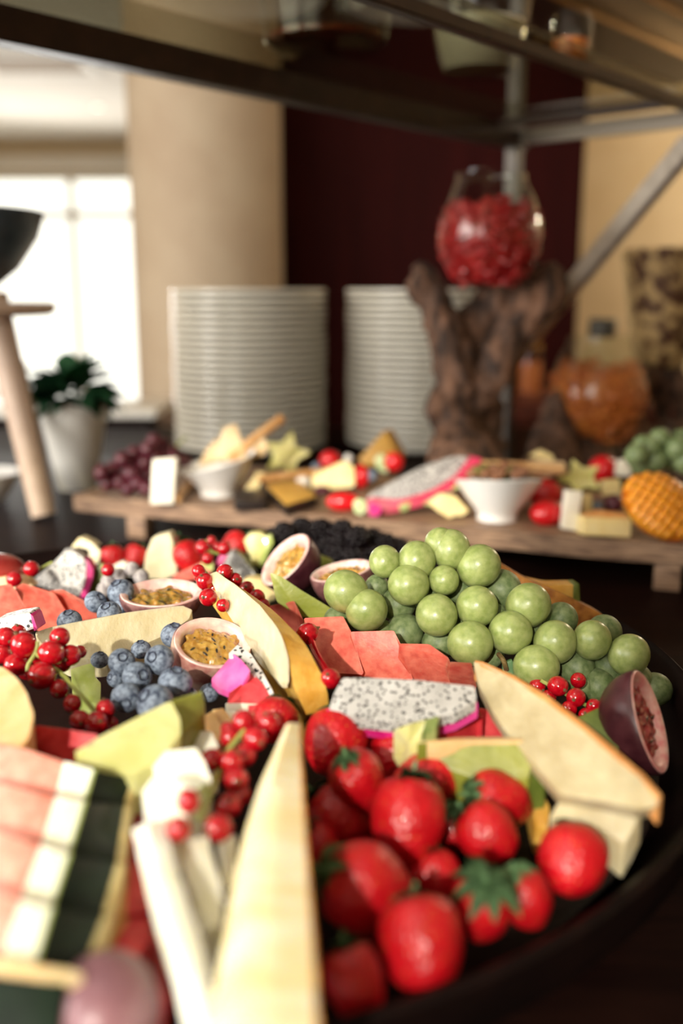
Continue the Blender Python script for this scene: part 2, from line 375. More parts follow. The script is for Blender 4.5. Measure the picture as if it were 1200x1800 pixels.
# ------------------------------------------------------------------ the room (table top is z = 0)
FLOOR, CEIL = -0.90, 1.56
XL, XR, YB, YF = -4.2, 3.2, -1.6, 9.0
def struct(o, label=None):
    o['kind'] = 'structure'
    if label: o['label'] = label
    return o
struct(box('floor', (XL, YB, FLOOR - .05), (XR, YF, FLOOR), M['floor']))
struct(box('ceiling', (XL, YB, CEIL), (XR, YF, CEIL + .05), M['ceiling']))
struct(box('wall_left', (XL - .1, YB, FLOOR), (XL, YF, CEIL), M['cream_wall']))
struct(box('wall_right', (XR, YB, FLOOR), (XR + .1, YF, CEIL), M['cream_wall']))
# unseen wall behind the viewer; its window opening is sized to bound the sunlight
WX0, WX1, WZ0, WZ1 = -2.6, -0.40, -0.35, 1.50
bm = bmesh.new()
add_box(bm, (XL, YB - .1, FLOOR), (WX0, YB, CEIL)); add_box(bm, (WX1, YB - .1, FLOOR), (XR, YB, CEIL))
add_box(bm, (WX0, YB - .1, FLOOR), (WX1, YB, WZ0)); add_box(bm, (WX0, YB - .1, WZ1), (WX1, YB, CEIL))
struct(world_obj('wall_back', bm, M['cream_wall']))
o = empty('blocker_root', (WX1, YB, WZ0)); o['kind'] = 'structure'  # holds an unseen sun blocker added behind the viewer
CE = [(-1, -.40), (1.0, -.44), (1.12, -.55), (1.3, -.63), (1.6, -.72)]      # edge of the added sun blocker, shaped to cut the sunlight at right
def ce(z):
    for (z0, x0), (z1, x1) in zip(CE, CE[1:]):
        if z <= z1: return x0 + (x1 - x0) * (z - z0) / (z1 - z0)
bm = bmesh.new(); rings = []
for i in range(25):
    z = WZ0 - .1 + (1.54 - WZ0 + .1) * i / 24; x0 = ce(z); x1 = -.22; f = [x0 + (x1 - x0) * k / 12 for k in range(13)]
    rings.append([(x, YB + .05 + .015 * math.sin(k * 2.1), z) for k, x in enumerate(f)] + [(x, YB + .056 + .015 * math.sin(k * 2.1), z) for k, x in list(enumerate(f))[::-1]])
loft_bm(rings, bm); world_obj('sun_blocker', bm, M['cream_wall'], o)
# far wall with the bright glass door
DX0, DX1, DZ1 = -3.9, -1.62, 1.30
bm = bmesh.new()
add_box(bm, (XL, YF, FLOOR), (DX0, YF + .12, CEIL)); add_box(bm, (DX1, YF, FLOOR), (XR, YF + .12, CEIL))
add_box(bm, (DX0, YF, DZ1), (DX1, YF + .12, CEIL))
struct(world_obj('wall_far', bm, M['cream_wall']))
root = empty('window_1', (DX0, YF, FLOOR)); root['kind'] = 'structure'
for x in (DX0 + .03, DX0 + .8, DX0 + 1.55, DX1 - .03):
    box('mullion', (x - .03, YF + .03, FLOOR), (x + .03, YF + .08, DZ1), M['frame_white'], root)
for z in (FLOOR + .03, .95, DZ1 - .03):
    box('rail', (DX0, YF + .035, z - .03), (DX1, YF + .075, z + .03), M['frame_white'], root)
for a, b_ in ((DX0 + .06, DX0 + .77), (DX0 + .83, DX0 + 1.52), (DX0 + 1.58, DX1 - .06)):
    box('pane', (a, YF + .05, FLOOR + .06), (b_, YF + .056, DZ1 - .06), M['glass'], root)
struct(box('trim_1', (XL, YF - .10, DZ1 + .02), (DX1 + .4, YF, DZ1 + .12), M['ceiling']))
# dark red partition and the warm lit wall to its right
struct(box('wall_centre', (-.30, 3.02, FLOOR), (.70, 3.16, CEIL), M['maroon']))
struct(box('wall_side', (.60, 3.60, FLOOR), (XR, 3.70, CEIL), M['cream_wall']))
bm = lathe_bm([(0, FLOOR), (.20, FLOOR), (.20, CEIL), (0, CEIL)], 48)
o = world_obj('column', bm, M['column_paint']); o.location = o.location + Vector((-.358, 2.76, 0)); struct(o)
bm = lathe_bm([(.15, FLOOR), (.21, FLOOR), (.21, -.022), (.205, -.01), (.15, -.01)], 48)
o = world_obj('trim_2', bm, M['pale_wood']); o.location = o.location + Vector((-.358, 2.76, 0)); struct(o)
# ceiling lamp and air vent far away
p = at(172, 187, CEIL)
o = empty('ceiling_lamp', p); tag(o, 'small round glowing spot set in the white ceiling above the window', 'lamp')
bm = lathe_bm([(.035, -.008), (.05, -.008), (.05, 0), (.035, 0)], 20); link('rim', finish(bm, 'rim', M['frame_white']), o)
bm = lathe_bm([(0, -.004), (.035, -.004), (.035, 0), (0, 0)], 20); link('bulb', finish(bm, 'bulb', M['lamp']), o)
p = at(62, 112, CEIL)
o = empty('ceiling_vent', p); tag(o, 'pale rectangular air vent in the ceiling at the upper left', 'vent')
bm = bmesh.new(); add_box(bm, (-.32, -.25, -.012), (.32, -.2, 0)); add_box(bm, (-.32, .2, -.012), (.32, .25, 0)); add_box(bm, (-.32, -.2, -.012), (-.27, .2, 0)); add_box(bm, (.27, -.2, -.012), (.32, .2, 0))
link('frame', finish(bm, 'frame', M['frame_white']), o)
me = None
for k in range(6):
    if me is None:
        bm = bmesh.new(); add_box(bm, (-.27, -.02, -.010), (.27, .02, -.004)); me = finish(bm, 'slat', M['column_paint'])
    link('slat', me, o, (0, -.165 + k * .066, 0))

# ------------------------------------------------------------------ buffet table
t = empty('buffet_table', (0, 1.1, FLOOR)); tag(t, 'dark polished wooden buffet table carrying platter and board', 'table')
box('tabletop', (-1.35, .10, -.035), (1.35, 2.25, 0), M['table'], t, .004)
for sx in (-1.25, 1.25):
    for sy in (.2, 2.15): box('leg', (sx - .04, sy - .04, FLOOR), (sx + .04, sy + .04, -.035), M['table'], t, .003)
box('apron', (-1.27, .16, -.15), (1.27, .19, -.035), M['table'], t)

# white side table and the sideboards further off
t = empty('side_table', (-.62, 2.55, FLOOR)); tag(t, 'dark side table with a white top beside the beige column', 'table')
box('tabletop', (-1.5, 2.27, .016), (-.425, 2.52, .034), M['white_top'], t, .004)
box('body', (-1.46, 2.30, FLOOR), (-.46, 2.50, .016), M['table'], t)
t = empty('sideboard', (1.3, 2.8, FLOOR)); tag(t, 'reddish brown sideboard along the warm lit wall', 'sideboard')
box('worktop', (.25, 2.60, -.03), (2.6, 3.0, .01), M['sideboard'], t, .004)
box('body', (.28, 2.63, FLOOR), (2.56, 2.98, -.03), M['sideboard'], t)

# ------------------------------------------------------------------ overhead glass shelf
ZS = .538
C0 = at(905, 243, ZS); L0 = at(0, 45, ZS); u = (L0 - C0); u.z = 0; u.normalize(); wv = Vector((-u.y, u.x, 0))
if wv.dot(at(1200, 200, ZS) - C0) < 0: wv = -wv
SW, SL = .32, 1.9
def bar(name, a, b, hw, hh, mat, parent, up=Vector((0, 0, 1)), bev=.002):
    a, b = Vector(a), Vector(b); t_ = (b - a).normalized(); s = t_.cross(up).normalized(); uu = s.cross(t_)
    rings = [[p + s * (i * hw) + uu * (j * hh) for (i, j) in ((-1, -1), (1, -1), (1, 1), (-1, 1))] for p in (a, b)]
    bm = loft_bm(rings)
    if bev: bmesh.ops.bevel(bm, geom=list(bm.edges), offset=bev, segments=2, affect='EDGES')
    return world_obj(name, bm, mat, parent)
sh = empty('glass_shelf', (C0.x, C0.y, 0)); tag(sh, 'overhead glass serving shelf with dark metal rails and steel posts', 'shelf')
C1 = C0 + wv * SW
bar('back_rail', C0 + u * (-.02), C0 + u * SL, .014, .016, M['dark_frame'], sh)
bar('front_rail', C1 + u * (-.02), C1 + u * SL, .007, .007, M['dark_frame'], sh)
bar('end_rail', C0 + wv * .012, C1 - wv * .005, .009, .011, M['steel'], sh)
bar('inner_rail', C0 + wv * .012 + u * .07 + Vector((0, 0, .012)), C1 - wv * .005 + u * .07 + Vector((0, 0, .012)), .005, .006, M['dark_frame'], sh)
zg = ZS + .018
bm = bmesh.new(); vs = [C0 + u * .005, C0 + u * SL, C1 + u * SL, C1 + u * .005]
loft_bm([[v + Vector((0, 0, .016)) for v in vs], [v + Vector((0, 0, .024)) for v in vs]], bm)
world_obj('glass_pane', bm, M['shelf_glass'], sh)
bar('post', C0 + Vector((0, 0, -ZS)), C0 + Vector((0, 0, .52)), .011, .011, M['post_steel'], sh, up=u)
bar('brace', C0 + wv * .012 + Vector((0, 0, -.345)), at(1215, 248, .49) + Vector((0, 0, 0)), .010, .013, M['brace_steel'], sh)
# upper tier with brass edges
ZU = .82
ut = empty('upper_shelf', (C0.x, C0.y, ZU)); tag(ut, 'dark wooden upper shelf with brass edge strips, top right', 'shelf')
B0 = at(1052, 27, ZU); B1 = at(1178, 12, ZU)
wu = (B1 - B0) - u * (B1 - B0).dot(u)
bar('board', B0 - wu * .2 - u * .8 + Vector((0, 0, .018)), B0 - wu * .2 + u * 1.2 + Vector((0, 0, .018)), wu.length * 1.6, .010, M['dark_frame'], ut)
bar('edge_strip', B0 - u * .8, B0 + u * 1.2, .004, .006, M['brass'], ut)
bar('edge_strip', B0 + wu - u * .8, B0 + wu + u * 1.2, .004, .006, M['brass'], ut)

ZT = ZS + .0245
def jar(name, label, cat, c, prof_out, mat_c, zfill, thick=.003, fill='jam'):
    r = empty(name, c); tag(r, label, cat)
    inner = [(max(a - thick, 0.0), z + (thick if i < 2 else 0)) for i, (a, z) in enumerate(prof_out)]
    bm = lathe_bm(prof_out + inner[::-1], 36); link('glass', finish(bm, 'glass', M['glass']), r)
    fp = [(max(a - thick * 1.4, 0), z + (thick * 1.5 if i < 2 else 0)) for i, (a, z) in enumerate(prof_out) if z <= zfill]
    fp += [(fp[-1][0], zfill), (0, zfill)]
    bm = lathe_bm(fp, 36); link(fill, finish(bm, fill, mat_c), r)
    return r
p = at(574, 90, ZT)
jar('glass_jar', 'round glass jar of amber jam on the overhead glass shelf', 'jar', p, [(0, 0), (.060, 0), (.070, .008), (.075, .05), (.075, .11), (.064, .125), (.066, .14)], M['syrup'], .014)
p = at(840, 132, ZT)
jar('yogurt_glass', 'flared glass of white yogurt on the overhead glass shelf', 'glass', p, [(0, 0), (.040, 0), (.046, .005), (.058, .05), (.066, .10)], M['yogurt'], .06, fill='yogurt')
p = at(1000, 118, ZT)
jar('spice_jar', 'small brown glass jar on the overhead shelf near its corner', 'jar', p, [(0, 0), (.022, 0), (.026, .004), (.026, .05), (.020, .06)], M['granola'], .03, fill='granola')

# ------------------------------------------------------------------ plates
def plate_me():
    prof = [(0, .008), (.070, .007), (.075, 0), (.082, 0), (.085, .006), (.115, .0095), (.143, .0135), (.145, .0165), (.1445, .0205), (.140, .0215), (.112, .016), (.084, .0118), (0, .0118)]
    return finish(lathe_bm(prof, 56), 'plate', M['plate'])
PM = plate_me()
ORD = ['top', 'second', 'third', 'fourth', 'fifth', 'sixth', 'seventh', 'eighth', 'ninth', 'tenth', 'eleventh', 'twelfth', 'thirteenth', 'fourteenth', 'fifteenth',
       'sixteenth', 'seventeenth', 'eighteenth', 'nineteenth', 'twentieth', 'twenty-first', 'twenty-second', 'twenty-third', 'bottom']
for side, pxc, dd in (('left', 440, 1.90), ('right', 740, 1.93)):
    c = atd(pxc, 640, dd); c.z = 0
    for k in range(24):
        o = link('dinner_plate', PM, None, (c.x + random.uniform(-.0012, .0012), c.y + random.uniform(-.0012, .0012), k * .0123), Matrix.Rotation(random.uniform(0, 6), 3, 'Z').to_quaternion())
        q = ORD[23 - k]
        tag(o, ('top plate' if q == 'top' else 'bottom plate' if q == 'bottom' else q + ' plate from the top') + f' of the {side} white stack', 'plate', f'plates in the {side} stack')

# ------------------------------------------------------------------ wooden stand with the dark bowl, potted plant, plate at left
sc_ = atd(-95, 700, 1.36); base_z = 0.0
st = empty('wooden_stand', (sc_.x, sc_.y, 0)); tag(st, 'pale wooden plant stand with splayed legs and round tray at left', 'stand')
ztray = atd(40, 543, 1.34).z
bm = lathe_bm([(0, -.008), (.135, -.008), (.142, -.002), (.142, .006), (.136, .008), (0, .008)], 40)
o = link('tray', finish(bm, 'tray', M['pale_wood']), st, (atd(94 - .142 * FPX / 1.34, 543, 1.34).x - sc_.x, 0, ztray))
def leg(p0, p1, r0, r1, mat):
    bm = tube_bm(cat_rom([p0, p1], 6), [r0 + (r1 - r0) * i / 5 for i in range(6)], 10); return world_obj('leg', bm, mat, st)
leg(atd(-14, 520, 1.335), at(77, 906, .004), .021, .0165, M['pale_wood'])
pb = at(84, 884, .004); leg(atd(28, 640, 1.48), pb, .014, .011, M['dark_leg'])
leg(atd(-230, 540, 1.38), at(-330, 900, .004), .021, .0165, M['pale_wood'])
p = Vector((atd(-75, 535, 1.34).x, sc_.y, ztray + .008)); sc = 1.34 / FPX
br = empty('dark_bowl', p); tag(br, 'dark blue-grey bowl standing on the pale wooden stand', 'bowl')
bm = lathe_bm([(0, 0), (.045, 0), (.05, .004), (.052, .018), (.085, .045), (.112, .085), (.121, .112), (.122, .118), (.117, .119), (.106, .087), (.08, .05), (.04, .026), (0, .022)], 44)
link('bowl_body', finish(bm, 'bowl_body', M['black_bowl']), br)
p = at(136, 858, 0)
pr = empty('potted_plant', p); tag(pr, 'small leafy green plant in a white tapered pot', 'plant')
s_ = 1.535 / FPX
bm = lathe_bm([(0, 0), (.028, 0), (.0295, .003), (.0535, .132), (.0545, .136), (.0515, .136), (.049, .125), (0, .12)], 40); link('pot', finish(bm, 'pot', M['pot']), pr)
bm = lathe_bm([(0, .126), (.049, .124), (.049, .12), (0, .118)], 24); link('soil', finish(bm, 'soil', M['soil']), pr)
def leaf_me(name, l, wd, mat, cup=.25):
    bm = bmesh.new(); n = 6; rows = []
    for i in range(n + 1):
        s = i / n; hw = wd * math.sin(math.pi * min(s * .92 + .06, 1)) ** .8 * .5; x = l * s; dz = -cup * l * s * s
        rows.append([bm.verts.new((x, -hw, dz + hw * .35)), bm.verts.new((x, 0, dz)), bm.verts.new((x, hw, dz + hw * .35))])
    for a, b in zip(rows, rows[1:]):
        bm.faces.new([a[0], a[1], b[1], b[0]]); bm.faces.new([a[1], a[2], b[2], b[1]])
    r = bmesh.ops.solidify(bm, geom=list(bm.faces), thickness=.0006)
    return finish(bm, name, mat)
LM = [leaf_me('leaf', .034, .022, M['leaf'], .25), leaf_me('leaf', .042, .025, M['leaf'], .45)]
from mathutils import Euler
for k in range(84):
    a = k * 2.399; q = math.sqrt((k + .5) / 84); el = R(75 - 78 * q + random.uniform(-12, 12))
    rr = .040 * q
    o = link('leaf', LM[k % 2], pr, (rr * math.cos(a), rr * math.sin(a), .128 + .032 * (1 - q * q) + random.uniform(0, .012)))
    o.rotation_mode = 'XYZ'; o.rotation_euler = Euler((random.uniform(-.4, .4), -el, a + random.uniform(-.4, .4)))
    s = random.uniform(.95, 1.4); o.scale = (s, s, s)
for k in range(5):
    a = k * 1.3; bm = tube_bm([(0, 0, .12), (.012 * math.cos(a), .012 * math.sin(a), .15), (.02 * math.cos(a), .02 * math.sin(a), .168)], [.0016, .0013, .0009], 6)
    link('stem', finish(bm, 'stem', M['leaf']), pr)
p = at(-30, 882, 0)
o = empty('serving_dish', p); tag(o, 'white round dish on the dark table beyond the stand leg', 'dish')
bm = lathe_bm([(0, 0), (.03, 0), (.033, .004), (.055, .04), (.057, .044), (.053, .044), (.03, .01), (0, .008)], 36); link('dish_body', finish(bm, 'dish_body', M['bowl']), o)

# ------------------------------------------------------------------ cheese board
ZB = .05
b0 = at(128, 870, ZB); b1 = at(1200, 960, ZB); be = (b1 - b0); be.z = 0; be.normalize(); bn = Vector((-be.y, be.x, 0)); BL, BW = .95, .275
bd = empty('serving_board', (b0.x, b0.y, 0)); tag(bd, 'long rustic wooden serving board on short feet carrying cheese and fruit', 'board')
bm = bmesh.new(); rings = []
for i in range(25):
    p = b0 + be * (BL * i / 24); f = .0014 * math.sin(i * 1.7) + .001 * math.sin(i * 3.1); q = p + bn * BW
    rings.append([p - bn * f, p - bn * (f - .001) + Vector((0, 0, -.021)), q + Vector((0, 0, -.021)), q])
loft_bm(rings, bm); bmesh.ops.bevel(bm, geom=[e for e in bm.edges if abs((e.verts[0].co - e.verts[1].co).normalized().dot(be)) > .95], offset=.002, segments=2, affect='EDGES')
for v in bm.verts: v.co -= Vector((b0.x, b0.y, 0))
# the mesh is turned so that its grain runs along the board
ang = math.atan2(be.y, be.x); rot = Matrix.Rotation(-ang, 4, 'Z'); bm.transform(rot)
o = link('plank', finish(bm, 'plank', M['board'], 30), bd); o.rotation_euler = (0, 0, ang)
ft = None
for s_, n_ in ((.112, .006), (.112, .235), (.83, .006), (.83, .235)):
    bm = bmesh.new(); add_box(bm, (-.012, 0, 0), (.014, .026, .029), 0, .001); o = link('foot', finish(bm, 'foot', M['board']), bd)
    o.location = be * s_ + bn * n_; o.rotation_euler = (0, 0, ang)
sF = (at(1172, 1000, .02) - b0).dot(be)
for o in [c for c in bd.children if c.name.startswith('foot')][2:]:
    o.location += be * (sF - .83)
sF = (at(249, 900, .03) - b0).dot(be)
for o in [c for c in bd.children if c.name.startswith('foot')][:2]:
    o.location += be * (sF - .112)

def T(ob, label, cat, group=None): return tag(ob, label, cat, group)
def stand(name, label, cat, poly, py, mat, t=.02, rnd=0.0, bev=.0012, tv=None, group=None, z=ZB, parent=None, wob=0.0):
    """a piece standing on the board (or in the platter) with its face to the viewer; py is where its foot is seen"""
    d = dep(py, z + .001)
    o = prism(name, poly, mat, d=d, t=t, rnd=rnd, bev=bev, tv=tv, parent=parent, wob=wob)
    if label: tag(o, label, cat, group)
    return o
def cluster(name, label, cat, pts, mat, part, stem_pts=None, stem_mat='stem', group=None, r_world=None, seg=20, squash=1.08, tuft=False, stem_r=.0012, deep=None):
    """a bunch: every berry a part of its own, depth taken from its size"""
    cs = []
    for q in pts:
        px, py, rp = q[:3]
        d = q[3] if len(q) > 3 and q[3] > .2 else (r_world * FPX / rp if r_world else .6)
        cs.append((atd(px, py, d), rp * d / FPX, q[4] if len(q) > 4 else None))
    c = sum((a for a, _, _ in cs), Vector()) / len(cs); zb = min(a.z - r for a, r, _ in cs)
    root = empty(name, (c.x, c.y, zb)); tag(root, label, cat, group)
    me = finish(ball_bm(1, seg, seg // 2 + 4, lambda v: Vector((v.x, v.y, v.z * squash))), part, mat)
    mt = None
    me2 = me.copy() if deep else None
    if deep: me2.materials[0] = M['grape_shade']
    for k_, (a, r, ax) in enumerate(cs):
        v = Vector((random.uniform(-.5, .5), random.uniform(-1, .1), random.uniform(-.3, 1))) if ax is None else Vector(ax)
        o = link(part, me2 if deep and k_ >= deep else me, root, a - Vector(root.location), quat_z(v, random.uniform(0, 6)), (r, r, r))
        if tuft:
            if mt is None:
                bm = lathe_bm([(0, .97), (.16, .99), (.20, 1.12), (.10, 1.20), (.12, 1.32), (0, 1.28)], 7); mt = finish(bm, 'blossom_end', M['tuft'])
            link('blossom_end', mt, o)
    if stem_pts:
        for sp in stem_pts:
            bm = tube_bm(cat_rom([atd(x, y, d) for x, y, d in sp], 14), stem_r, 7); world_obj('stem', bm, M[stem_mat], root)
    return root

# dark red grapes
rg = [(262, 790, 15), (238, 797, 15), (285, 783, 14), (216, 808, 15), (256, 815, 16), (198, 826, 15), (232, 833, 16), (180, 832, 15), (212, 848, 15), (243, 850, 15), (262, 838, 15),
      (190, 850, 14), (258, 858, 13), (276, 806, 15), (292, 800, 15), (308, 808, 14), (322, 812, 13), (303, 795, 13), (270, 775, 13), (228, 815, 15), (300, 820, 14), (225, 860, 12), (282, 825, 14)]
cluster('red_grape_bunch', 'bunch of dark red grapes at the left end of the board', 'grapes', [(x, y, r, dep(876, ZB) * (.998 + .0006 * (855 - y) / 2 + .012 * ((i * 7) % 3))) for i, (x, y, r) in enumerate(rg)], M['red_grape'], 'grape',
        [[(300, 800, 1.33), (316, 778, 1.33), (328, 768, 1.335)]], stem_r=.0018)
stand('cheese_block', 'white upright cheese block beside the dark red grapes', 'cheese', [(268, 808), (309, 804), (305, 886), (264, 886)], 888, M['cheese_w'], .02, bev=.0012)
def stick(name, label, cat, a, b, r, mat):
    bm = tube_bm(cat_rom([a, (Vector(a) + Vector(b)) / 2 + Vector((0, 0, .001)), b], 8), r, 8)
    return T(world_obj(name, bm, mat), label, cat)
stick('breadstick', 'short golden breadstick lying by the left bowl foot', 'breadstick', at(310, 878, ZB + .006), at(338, 845, ZB + .006), .0055, M['bread'])
def slanted_bowl(label, c, w, lowdir, sl):
    r = w / 2
    prof = [(0, 0), (.40, 0), (.46, .03), (.45, .16), (.52, .30), (.72, .58), (.90, .86), (1.0, 1.0), (.97, 1.02), (.86, .88), (.66, .58), (.44, .30), (0, .26)]
    bm = lathe_bm([(a * r, z * r * .92) for a, z in prof], 44); h = r * .92
    for v in bm.verts:
        k = max(0, v.co.z / h - .35) / .65
        v.co.z += (-sl * r) * k * (v.co.x / r)
        v.co.z -= .0 * k
    o = link('slanted_bowl', finish(bm, 'slanted_bowl', M['bowl']), None, c); o.rotation_euler = (0, 0, lowdir)
    return T(o, label, 'bowl', 'white slanted bowls on the board')
BLc = at(383, 872, ZB); slanted_bowl('white slanted bowl of crackers at the left of the board', BLc, .096, R(190), .24)
BRc = at(873, 914, ZB); slanted_bowl('white slanted bowl of walnuts near the middle of the board', BRc, .098, R(88), .16)
dl = dep(872, ZB)
def cracker(label, poly, d, mat='cracker', t=.006, name='cracker', cat='cracker'):
    return T(prism(name, poly, M[mat], d=d, t=t, bev=.0008), label, cat)
cracker('pale triangular cracker standing tallest in the left bowl', [(374, 808), (392, 752), (414, 745), (430, 790), (432, 810)], dl + .005)
cracker('broken cracker leaning at the left inside the white cracker bowl', [(348, 820), (362, 790), (380, 770), (396, 805)], dl + .02)
cracker('small round pale cracker at the right rim of the left bowl', [(436, 800), (445, 776), (463, 770), (472, 784), (464, 800), (448, 806)], dl + .012)
stick('breadstick', 'long breadstick leaning out of the left white bowl', 'breadstick', atd(405, 806, dl), atd(496, 735, dl + .03), .0062, M['bread'])
def star(label, cx, cy, r, d, rot, tilt):
    r = r * d / FPX; pts = []
    for k in range(10):
        a = rot + k * math.pi / 5; q = r if k % 2 == 0 else r * .48; pts.append(Vector((q * math.cos(a), q * math.sin(a), 0)))
    pts = chaikin(pts, .12); bm = bmesh.new()
    loft_bm([[p * .97 + Vector((0, 0, .004)) for p in pts], [p + Vector((0, 0, .003)) for p in pts], [p + Vector((0, 0, -.004)) for p in pts]], bm)
    o = link('starfruit_slice', finish(bm, 'starfruit_slice', M['starfruit'], 30), None, atd(cx, cy, d), quat_z(camdir(*tilt)))
    bm = bmesh.new(); loft_bm([[p * 1.015 + Vector((0, 0, .0026)) for p in pts], [p * 1.02 + Vector((0, 0, -.0032)) for p in pts]], bm, caps=False)
    bmesh.ops.solidify(bm, geom=list(bm.faces), thickness=.0004)
    link('skin', finish(bm, 'skin', M['starfruit_edge'], 30), o)
    for k in range(5):
        a = rot + k * 2 * math.pi / 5
        bm = ball_bm(1, 8, 6); s = link('seed', finish(bm, 'seed', M['bread']), o, (r * .22 * math.cos(a), r * .22 * math.sin(a), .0042), None, (r * .07, r * .04, .0006))
    return T(o, label, 'starfruit')
star('upright star-shaped starfruit slice right of the left bowl', 503, 800, 46, dep(838, ZB), R(78), (-.1, .2, .97))
def cuberind(label, polys, py, mats, t=.03, name='cheese_wedge'):
    o = stand(name, label, 'cheese', polys[0], py, M[mats[0]], t)
    for q, m_ in zip(polys[1:], mats[1:]):
        prism('rind', q, M[m_], d=dep(py, ZB + .001) - .002, t=t * .9, parent=o)
    return o
o = T(prism('cheese_wedge', [(457, 842), (520, 838), (556, 872), (502, 888)], M['cheese_o'], z=ZB + .013, t=.009), 'golden cheese wedge on black wax rind at the board front', 'cheese')
prism('rind', [(457, 843), (521, 839), (557, 873), (502, 890)], M['wax'], z=ZB + .0125, t=.012, parent=o)
T(prism('cheese_slab', [(410, 862), (468, 858), (466, 880), (412, 882)], M['wax'], z=ZB + .012, t=.011), 'flat black waxed cheese piece beside the left bowl foot', 'cheese')
T(stand('cheese_rind', None, None, [(428, 852), (450, 828), (466, 832), (452, 864), (436, 868)], 868, M['cheese_y'], .008), 'thin pale cheese sliver leaning right of the left bowl', 'cheese')
stick('breadstick', 'horizontal orange breadstick in front of the starfruit slice', 'breadstick', at(456, 842, ZB + .022), at(580, 828, ZB + .02), .0048, M['bread'])
T(stand('cheese_wedge', None, None, [(548, 836), (606, 810), (622, 820), (624, 856), (566, 862), (548, 858)], 866, M['cheese_y'], .03, rnd=.1), 'pale yellow cheese wedge in the middle of the board', 'cheese')
def blob(name, label, cat, px, py, rpx, d, mat, sq=(1, 1, 1), group=None, seg=20, fn=None, rot=None):
    r = rpx * d / FPX
    o = link(name, finish(ball_bm(r, seg, seg // 2 + 4, fn), name, mat), None, atd(px, py, d), rot, sq)
    return tag(o, label, cat, group)
dm = lambda py: dep(py, ZB)
blob('mozzarella_ball', 'small white mozzarella ball behind the golden wedge', 'cheese', 531, 848, 13, dm(862), M['mozz'])
blob('mozzarella_ball', 'tiny white mozzarella ball between the two red tomatoes', 'cheese', 612, 806, 8, dm(846), M['mozz'])
blob('cherry_tomato', 'red cherry tomato right of the upright starfruit slice', 'tomato', 580, 809, 19, dm(842), M['tomato'], (1, 1, .92))
blob('cherry_tomato', 'red cherry tomato beside the pale yellow cheese wedge', 'tomato', 634, 838, 20, dm(862), M['tomato'], (.8, 1, 1.1))
blob('cherry_tomato', 'red cherry tomato below the golden cheese triangle', 'tomato', 692, 812, 18, dm(850), M['tomato'])
blob('blueberry', 'blueberry left of the tallest red tomato on the board', 'blueberry', 556, 822, 9, dm(845), M['blueberry'])
blob('blueberry', 'blueberry between the red tomato and the board dragonfruit', 'blueberry', 652, 836, 11, dm(862), M['blueberry'])
T(stand('cheese_triangle', None, None, [(628, 808), (676, 756), (700, 800), (696, 818), (640, 820)], 826, M['cheese_o'], .02, tv=(0.012, .02, 0)), 'tall golden cheese triangle before the right plate stack', 'cheese')
T(stand('starfruit_end', None, None, [(658, 806), (672, 796), (690, 822), (676, 832), (662, 824)], 846, M['cucumber'], .01, rnd=.15), 'pale green fruit sliver under the golden cheese triangle', 'fruit')
# half dragonfruit on the board
d_ = dm(908)
o = empty('dragonfruit_half', atd(740, 885, d_)); T(o, 'large halved dragonfruit with pink skin lying on the board', 'dragonfruit')
fa = [(640, 884), (652, 868), (690, 848), (745, 820), (800, 802), (826, 803), (820, 826), (780, 852), (730, 874), (680, 888)]
dl_ = lambda p: (.30 - .085 * (p[0] - 640) / 190 - .0) * 0
prism('flesh', fa, M['dragon_dense'], d=d_ + .012, t=.02, rnd=.15, parent=o)
prism('skin', [(632, 888), (652, 874), (700, 880), (755, 864), (800, 838), (828, 802), (848, 806), (836, 830), (802, 858), (770, 880), (724, 894), (680, 904), (644, 900)], M['dragon_red'], d=d_ + .006, t=.034, rnd=.15, parent=o)
for q in ([(700, 888), (722, 882), (718, 896), (704, 900)], [(790, 862), (812, 842), (806, 860)], [(640, 890), (656, 884), (660, 900), (646, 904)], [(742, 886), (762, 876), (756, 890)]):
    prism('scale', q, M['dragon_green'], d=d_ + .004, t=.004, parent=o)
blob('red_pepper', 'shiny red oblong mini pepper at the front of the board', 'pepper', 604, 882, 18, dm(898), M['tomato'], (1.75, 1, .95))
stand('cucumber_slice', 'green cucumber chunk right of the red mini pepper', 'cucumber', [(620, 884), (628, 876), (642, 880), (646, 896), (634, 906), (622, 900)], 906, M['cucumber'], .012, rnd=.15)
stand('radish_piece', 'dark pink radish piece under the board dragonfruit end', 'radish', [(646, 888), (660, 884), (672, 894), (664, 908), (648, 906)], 908, M['dragon_skin'], .012, rnd=.15)
blob('dark_olive', 'dark purple olive behind the red mini pepper', 'olive', 566, 862, 12, dm(870), M['red_grape'], (1.3, 1, .7))
T(stand('cheese_chunk', None, None, [(752, 884), (775, 868), (800, 872), (824, 898), (812, 908), (800, 904), (790, 912), (768, 898)], 912, M['cheese_y'], .02), 'broken pale cheese chunk left of the walnut bowl', 'cheese')
prism('herb_leaf', [(776, 868), (788, 862), (794, 872), (784, 880)], M['calyx'], d=dm(912) - .004, t=.001)
T(bpy.data.objects['herb_leaf'], 'small green herb leaf on the broken pale cheese chunk', 'leaf')
dr = dep(914, ZB)
WNUP = -9
wn = [(838, 836), (852, 842), (866, 832), (880, 840), (895, 834), (908, 842), (920, 838), (872, 846), (848, 832), (888, 828), (904, 832), (830, 842)]
for i, (x, y) in enumerate(wn):
    fnw = lambda v: v * (1 + .28 * noise.noise(v * 230 + Vector((i, 0, 0))))
    o = blob('walnut', 'brown walnut kernel in the right white bowl', 'walnut', x, y + WNUP, 10, dr + (.010 if y < 836 else -.014), M['walnut' if i % 4 else 'olive'], (1.15, 1, .9), 'nuts in the right white bowl', 14, fnw)
    if i % 4 == 0: tag(o, 'olive green nut in the right white bowl', 'nut', 'greenish nuts in the right bowl')
